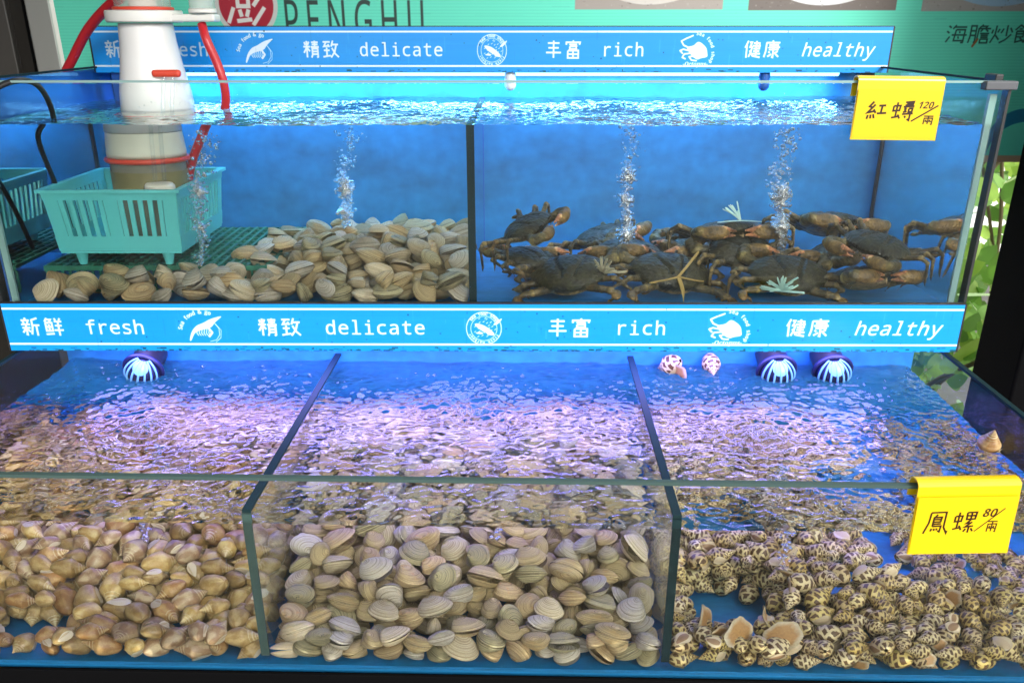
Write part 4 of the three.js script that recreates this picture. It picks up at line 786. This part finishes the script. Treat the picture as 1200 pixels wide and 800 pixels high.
const crabGeos = [0, 1, 2, 3].map(crabGeo), crabMat = phys({ color: col(1, 1, 1), vertexColors: true, roughness: 0.5, bumpScale: 0.0012, bumpMap: dataTex(256, 256, (u, v) => { const k = 0.5 + 0.8 * noise(u * 46, v * 46, 1) + 0.5 * noise(u * 100, v * 100, 4); return [k, k, k]; }, false), map: dataTex(256, 256, (u, v) => { const k = clamp(0.85 + 1.1 * fbm(u * 9, v * 9, 3, 5) + 0.35 * noise(u * 70, v * 70, 2), 0.25, 1.6) / 1.6, w = smooth(0.16, 0.34, fbm(u * 6 + 4, v * 6, 8, 4)); return [mix(k, k * 1.0, w), mix(k * 0.94, k * 0.74, w), mix(k * 0.82, k * 0.5, w)]; }) });
const strawMat = std(col(0.36, 0.24, 0.07), 0.7), raffiaMat = phys({ color: col(0.42, 0.62, 0.55), roughness: 0.5, side: THREE.DoubleSide }), paleRaffia = phys({ color: col(0.45, 0.40, 0.26), roughness: 0.6 });
function strip(pts, w, mat, parent, name, up = [0, 1, 0]) { // flat twisted straw
  const c = new THREE.CatmullRomCurve3(pts.map((p) => V3(...p))), n = 8, pos = [], idx = [], u = V3(...up);
  for (let i = 0; i <= n; i++) { const p = c.getPoint(i / n), t = c.getTangent(i / n), s = t.clone().cross(u).normalize().multiplyScalar(w * (i === n ? 0.6 : 1)), k = u.clone().multiplyScalar(0.006); for (const [a, b] of [[1, 1], [-1, 1], [-1, -1], [1, -1]]) pos.push(...p.clone().addScaledVector(s, a * 0.5).addScaledVector(k, b).toArray()); }
  for (let i = 0; i < n; i++) for (let e = 0; e < 4; e++) { const a = i * 4 + e, b = i * 4 + (e + 1) % 4; idx.push(a, a + 4, b, b, a + 4, b + 4); }
  idx.push(0, 1, 2, 0, 2, 3, n * 4, n * 4 + 2, n * 4 + 1, n * 4, n * 4 + 3, n * 4 + 2);
  const g = new THREE.BufferGeometry(); g.setAttribute('position', new THREE.Float32BufferAttribute(pos, 3)); g.setIndex(idx);
  const m = g.toNonIndexed(); m.computeVertexNormals(); if (!parent) return m; return part(name, m, mat, parent);
}
function tie(kind, crab) {
  if (kind === 'straw') { // dry straw crossed over the rear of the shell
    const k = [0.02, 0.115, -0.26];
    strip([k, [-0.13, 0.175, -0.1], [-0.34, 0.20, 0.16]], 0.030, strawMat, crab, 'straw'); strip([k, [0.15, 0.10, -0.30], [0.36, 0.02, -0.28]], 0.020, strawMat, crab, 'straw');
    strip([k, [-0.02, 0.02, -0.42], [-0.09, -0.20, -0.47]], 0.052, strawMat, crab, 'straw'); strip([k, [-0.14, 0.11, -0.30], [-0.33, 0.05, -0.24]], 0.020, strawMat, crab, 'straw');
  } else { // frayed tuft of raffia
    const o = kind === 'front' ? [0.05, 0.13, 0.26] : kind === 'side' ? [-0.42, 0.05, -0.08] : [0.16, 0.05, -0.40], gs = [];
    for (let i = 0; i < 20; i++) { if (kind === 'front' && i > 6) break; const a = (kind === 'front' ? mix(-0.9, -0.1, i / 6) : kind === 'side' ? mix(-1.6, 0.4, i / 19) : mix(-1.0, 1.5, i / 19)) + rr(-0.15, 0.15), l = rr(0.12, 0.30); gs.push(strip([o, [o[0] + Math.sin(a) * l * 0.5, o[1] + Math.cos(a) * l * 0.45 + 0.02, o[2] - 0.03 + rr(-0.03, 0.03)], [o[0] + Math.sin(a) * l, o[1] + Math.cos(a) * l, o[2] - 0.05 + rr(-0.06, 0.06)]], rr(0.014, 0.026), raffiaMat, null, '', [0, 0, 1])); }
    part('raffia_tuft', mergeGeometries(gs), kind === 'side' ? paleRaffia : raffiaMat, crab);
    strip([[o[0] - 0.30, o[1] - 0.03, o[2] + 0.02], [o[0], o[1] - 0.01, o[2]], [o[0] + 0.26, o[1] - 0.03, o[2] + 0.04]], 0.03, kind === 'side' ? paleRaffia : raffiaMat, crab, 'raffia_strand');
  }
}
[ // px, py, z, yaw, pitch, roll, pose, size, tie, label
  [590, 266, -0.09, 60, -14, 16, 1, 0.102, '', 'dark mud crab climbing on another crab beside the glass partition'],
  [614, 304, -0.14, 215, -12, 10, 0, 0.12, '', 'mud crab underneath the climbing crab beside the glass partition'],
  [668, 330, -0.075, 172, -26, -7, 0, 0.130, 'side', 'olive mud crab tied with pale raffia, its back to the front pane'],
  [738, 300, -0.20, 140, -22, 8, 2, 0.128, '', 'dark mud crab half hidden behind the rising bubbles'],
  [788, 329, -0.082, 192, -24, 6, 2, 0.138, 'straw', 'olive mud crab bound with crossed brown straw'],
  [857, 272, -0.22, 4, -16, 0, 3, 0.132, 'front', 'mud crab on top of the others facing the front pane'],
  [866, 314, -0.17, 222, -22, -8, 1, 0.125, '', 'mud crab wedged between the straw tied crab and the raffia tied crab'],
  [923, 336, -0.078, 178, -26, 5, 0, 0.130, 'rear', 'olive mud crab with a pale green raffia tuft on its back'],
  [974, 262, -0.32, 14, -16, -8, 3, 0.135, '', 'mud crab high in the heap near the back panel'],
  [978, 296, -0.22, 40, -12, 8, 1, 0.122, '', 'mud crab under the high crab near the back panel'],
  [1015, 330, -0.095, 18, -18, -4, 2, 0.125, '', 'mud crab on the floor showing an orange claw'],
  [1066, 291, -0.07, -48, 4, -12, 1, 0.115, '', 'brown mud crab standing on its legs in the corner of the tank'],
  [704, 290, -0.34, 50, -14, 6, 3, 0.125, '', 'mud crab at the back panel behind the dark crab'],
  [640, 334, -0.20, 100, -5, 0, 2, 0.112, '', 'small mud crab on the floor behind the pale raffia crab'],
  [800, 290, -0.34, 160, -20, -6, 0, 0.125, '', 'mud crab at the back panel behind the straw tied crab'],
  [890, 336, -0.26, 330, -6, 0, 1, 0.12, '', 'small mud crab low behind the raffia tied crab'],
].forEach(([px, py, z, yaw, pitch, roll, pose, size, tk, label]) => {
  const g = new THREE.Mesh(crabGeos[pose], crabMat); g.name = numbered('mud_crab'); g.castShadow = g.receiveShadow = true;
  g.position.copy(atW(px, py, z)); g.rotation.set(pitch * Math.PI / 180, yaw * Math.PI / 180, roll * Math.PI / 180, 'YXZ'); g.scale.setScalar(size); scene.add(g);
  // keep it inside the water body and on the floor
  g.updateMatrixWorld(true); const b = new THREE.Box3().setFromObject(g, true);
  if (b.min.y < U.floor - 0.014) g.position.y += U.floor - 0.014 - b.min.y; if (b.max.z > -0.011) g.position.z -= b.max.z + 0.011; if (b.min.x < U.px + 0.007) g.position.x += U.px + 0.007 - b.min.x; if (b.max.x > U.x1 - 0.011) g.position.x -= b.max.x - U.x1 + 0.011;
  tag(g, label, 'crab', 'mud crabs in the upper tank');
  if (tk) tie(tk, g);
});

// ---------------------------------------------------------------- strainers at the back of the lower tank
function strainer(label, px, py, tiltZ) {
  const p = at(px, py, -0.075), t = thing('strainer', label, 'strainer', [p.x, L.water + 0.010, -0.085], 'pipe strainers in the lower tank');
  t.rotation.set(0.35, 0, tiltZ); t.scale.setScalar(1.12);
  part('pipe', new THREE.CylinderGeometry(0.0235, 0.0235, 0.04, 24, 1, true).rotateX(Math.PI / 2), M.cable, t, [0, 0.0, -0.021]);
  const navy = std(col(0.008, 0.012, 0.05), 0.4), pale = phys({ color: col(0.16, 0.42, 0.68), roughness: 0.35 });
  const core = part('core', new THREE.SphereGeometry(0.0255, 20, 10, 0, 6.2832, 0, Math.PI / 2).rotateX(Math.PI / 2), navy, t);
  part('collar', new THREE.TorusGeometry(0.0275, 0.0040, 8, 32), navy, t);
  for (let i = -3; i <= 3; i++) { const al = i * 0.36, r = 0.0272, pts = []; for (let k = 0; k <= 10; k++) { const a = mix(-1.45, 1.25, k / 10); pts.push([r * Math.cos(a) * Math.sin(al), r * Math.sin(a), r * Math.cos(a) * Math.cos(al)]); } part('rib', tube(pts, 0.0016, 16, 6), pale, core); }
  part('brow', new THREE.SphereGeometry(0.0275, 24, 6, 0, 6.2832, 0, 0.42), pale, t).rotation.x = 0.75;
}
strainer('pale blue slotted strainer beside the clinging pale snails', 913, 431, 0.1); strainer('pale blue slotted strainer farther along from the snails, next to its twin', 979, 431, 0.16); strainer('pale blue slotted strainer over the conchs', 163, 425, -0.35);

// ---------------------------------------------------------------- air bubbles
const ball = new THREE.IcosahedronGeometry(1, 2);
function bubbles(name, label, list, mat, rot) {
  const m = new THREE.InstancedMesh(ball, mat, list.length), o = new THREE.Object3D(); m.name = numbered(name);
  list.forEach(([x, y, z, r], i) => { o.position.set(x, y, z); if (rot) o.position.applyQuaternion(lowRot); o.scale.set(r, r * 0.85, r); o.updateMatrix(); m.setMatrixAt(i, o.matrix); });
  scene.add(m); tag(m, label, 'bubbles', null, 'stuff');
}
function column(px, py0, py1, z, n, wide, clumps, label) {
  const a = atW(px, py0, z), b = atW(px - 4, py1, z), list = [];
  const put = (x, y, zz, r) => { if (y < U.water - 0.014 && y > U.floor + 0.004) list.push([x, y, zz, r]); };
  for (let i = 0; i < n; i++) { const t = rnd(), s = 1.5 * wide * mix(0.35, 1, t); put(mix(b.x, a.x, t) + rr(-1, 1) * rr(0, s) + 0.006 * Math.sin(t * 9), mix(b.y, a.y, t), z + rr(-1, 1) * s * 0.7, 0.0005 + 0.0030 * Math.pow(rnd(), 2.4)); }
  for (const [t, n2, s] of clumps) for (let i = 0; i < n2 * 2.2; i++) { const x = mix(b.x, a.x, t) + rr(-1, 1) * s * rnd(), y = mix(b.y, a.y, t) + rr(-1, 1) * s * 1.3 * rnd(); put(x, y, z + rr(-1, 1) * s * 0.6, 0.0007 + 0.0034 * Math.pow(rnd(), 1.8)); }
  bubbles('air_bubbles', label, list, M.bubble, false);
}
column(236, 150, 312, -0.055, 620, 0.020, [[0.3, 30, 0.012], [0.55, 40, 0.012]], 'string of air bubbles rising past the turquoise basket');
column(407, 150, 268, -0.26, 460, 0.020, [[0.42, 190, 0.017], [0.18, 90, 0.014]], 'string of air bubbles rising over the clam heap');
column(737, 148, 296, -0.16, 560, 0.018, [[0.62, 120, 0.015], [0.42, 70, 0.012], [0.15, 130, 0.017], [0.28, 70, 0.013]], 'string of air bubbles rising before the dark crab');
column(918, 148, 292, -0.14, 680, 0.020, [[0.45, 210, 0.019], [0.2, 150, 0.017]], 'string of air bubbles rising beside the facing crab');
{ // splashed drops on the upper front pane above the water
  const l = []; for (let i = 0; i < 420; i++) l.push([rr(U.x0 + 0.02, U.x1 - 0.02), U.water + 0.008 + 0.045 * Math.pow(rnd(), 1.6), -0.0085, 0.0004 + 0.0013 * Math.pow(rnd(), 3)]);
  bubbles('water_drops', 'splashed water drops on the upper front pane above the water', l, M.clear, false);
}
{ // bubbles floating on the lower water, and two air jets in it
  const list = [];
  for (let i = 0; i < 330; i++) { const x = rr(L.x0 + 0.03, L.x1 - 0.03), z = mix(L.zb + 0.02, L.zf - 0.02, Math.pow(rnd(), 1.3)), r = 0.0012 + 0.004 * Math.pow(rnd(), 2.5); if (Math.abs(x - L.p1) < 0.012 || Math.abs(x - L.p2) < 0.012) continue; list.push([x, L.water + 0.001 + waveH(x, z, 1), z, r]); }
  for (const [bx, bz, n, s] of [[-0.5, 0.12, 70, 0.035], [0.0, 0.06, 60, 0.05], [0.42, 0.12, 60, 0.045]]) for (let i = 0; i < n; i++) list.push([bx + rr(-1, 1) * s * rnd(), L.water + 0.001 + rr(0, 0.003), bz + rr(-1, 1) * s * rnd(), rr(0.001, 0.0038)]);
  bubbles('floating_bubbles', 'bubbles floating on the lower tank water', list, M.clear, true);
  const jet = (x, z, y0, n, label) => { const l = []; for (let i = 0; i < n; i++) { const t = rnd(), s = 0.016 * mix(0.6, 1, t); l.push([x + rr(-1, 1) * s * rnd(), mix(y0, L.water - 0.014, t), z + rr(-1, 1) * s * rnd(), 0.0008 + 0.003 * Math.pow(rnd(), 2)]); } bubbles('air_bubbles', label, l, M.bubble, true); };
  jet(-0.47, 0.16, L.floor + 0.09, 130, 'string of air bubbles rising from the conchs'); jet(0.43, 0.2, L.floor + 0.07, 150, 'string of air bubbles rising from the whelks'); jet(0.03, 0.17, L.floor + 0.10, 60, 'string of air bubbles rising from the lower clams');
}
renderer.render(scene, camera);
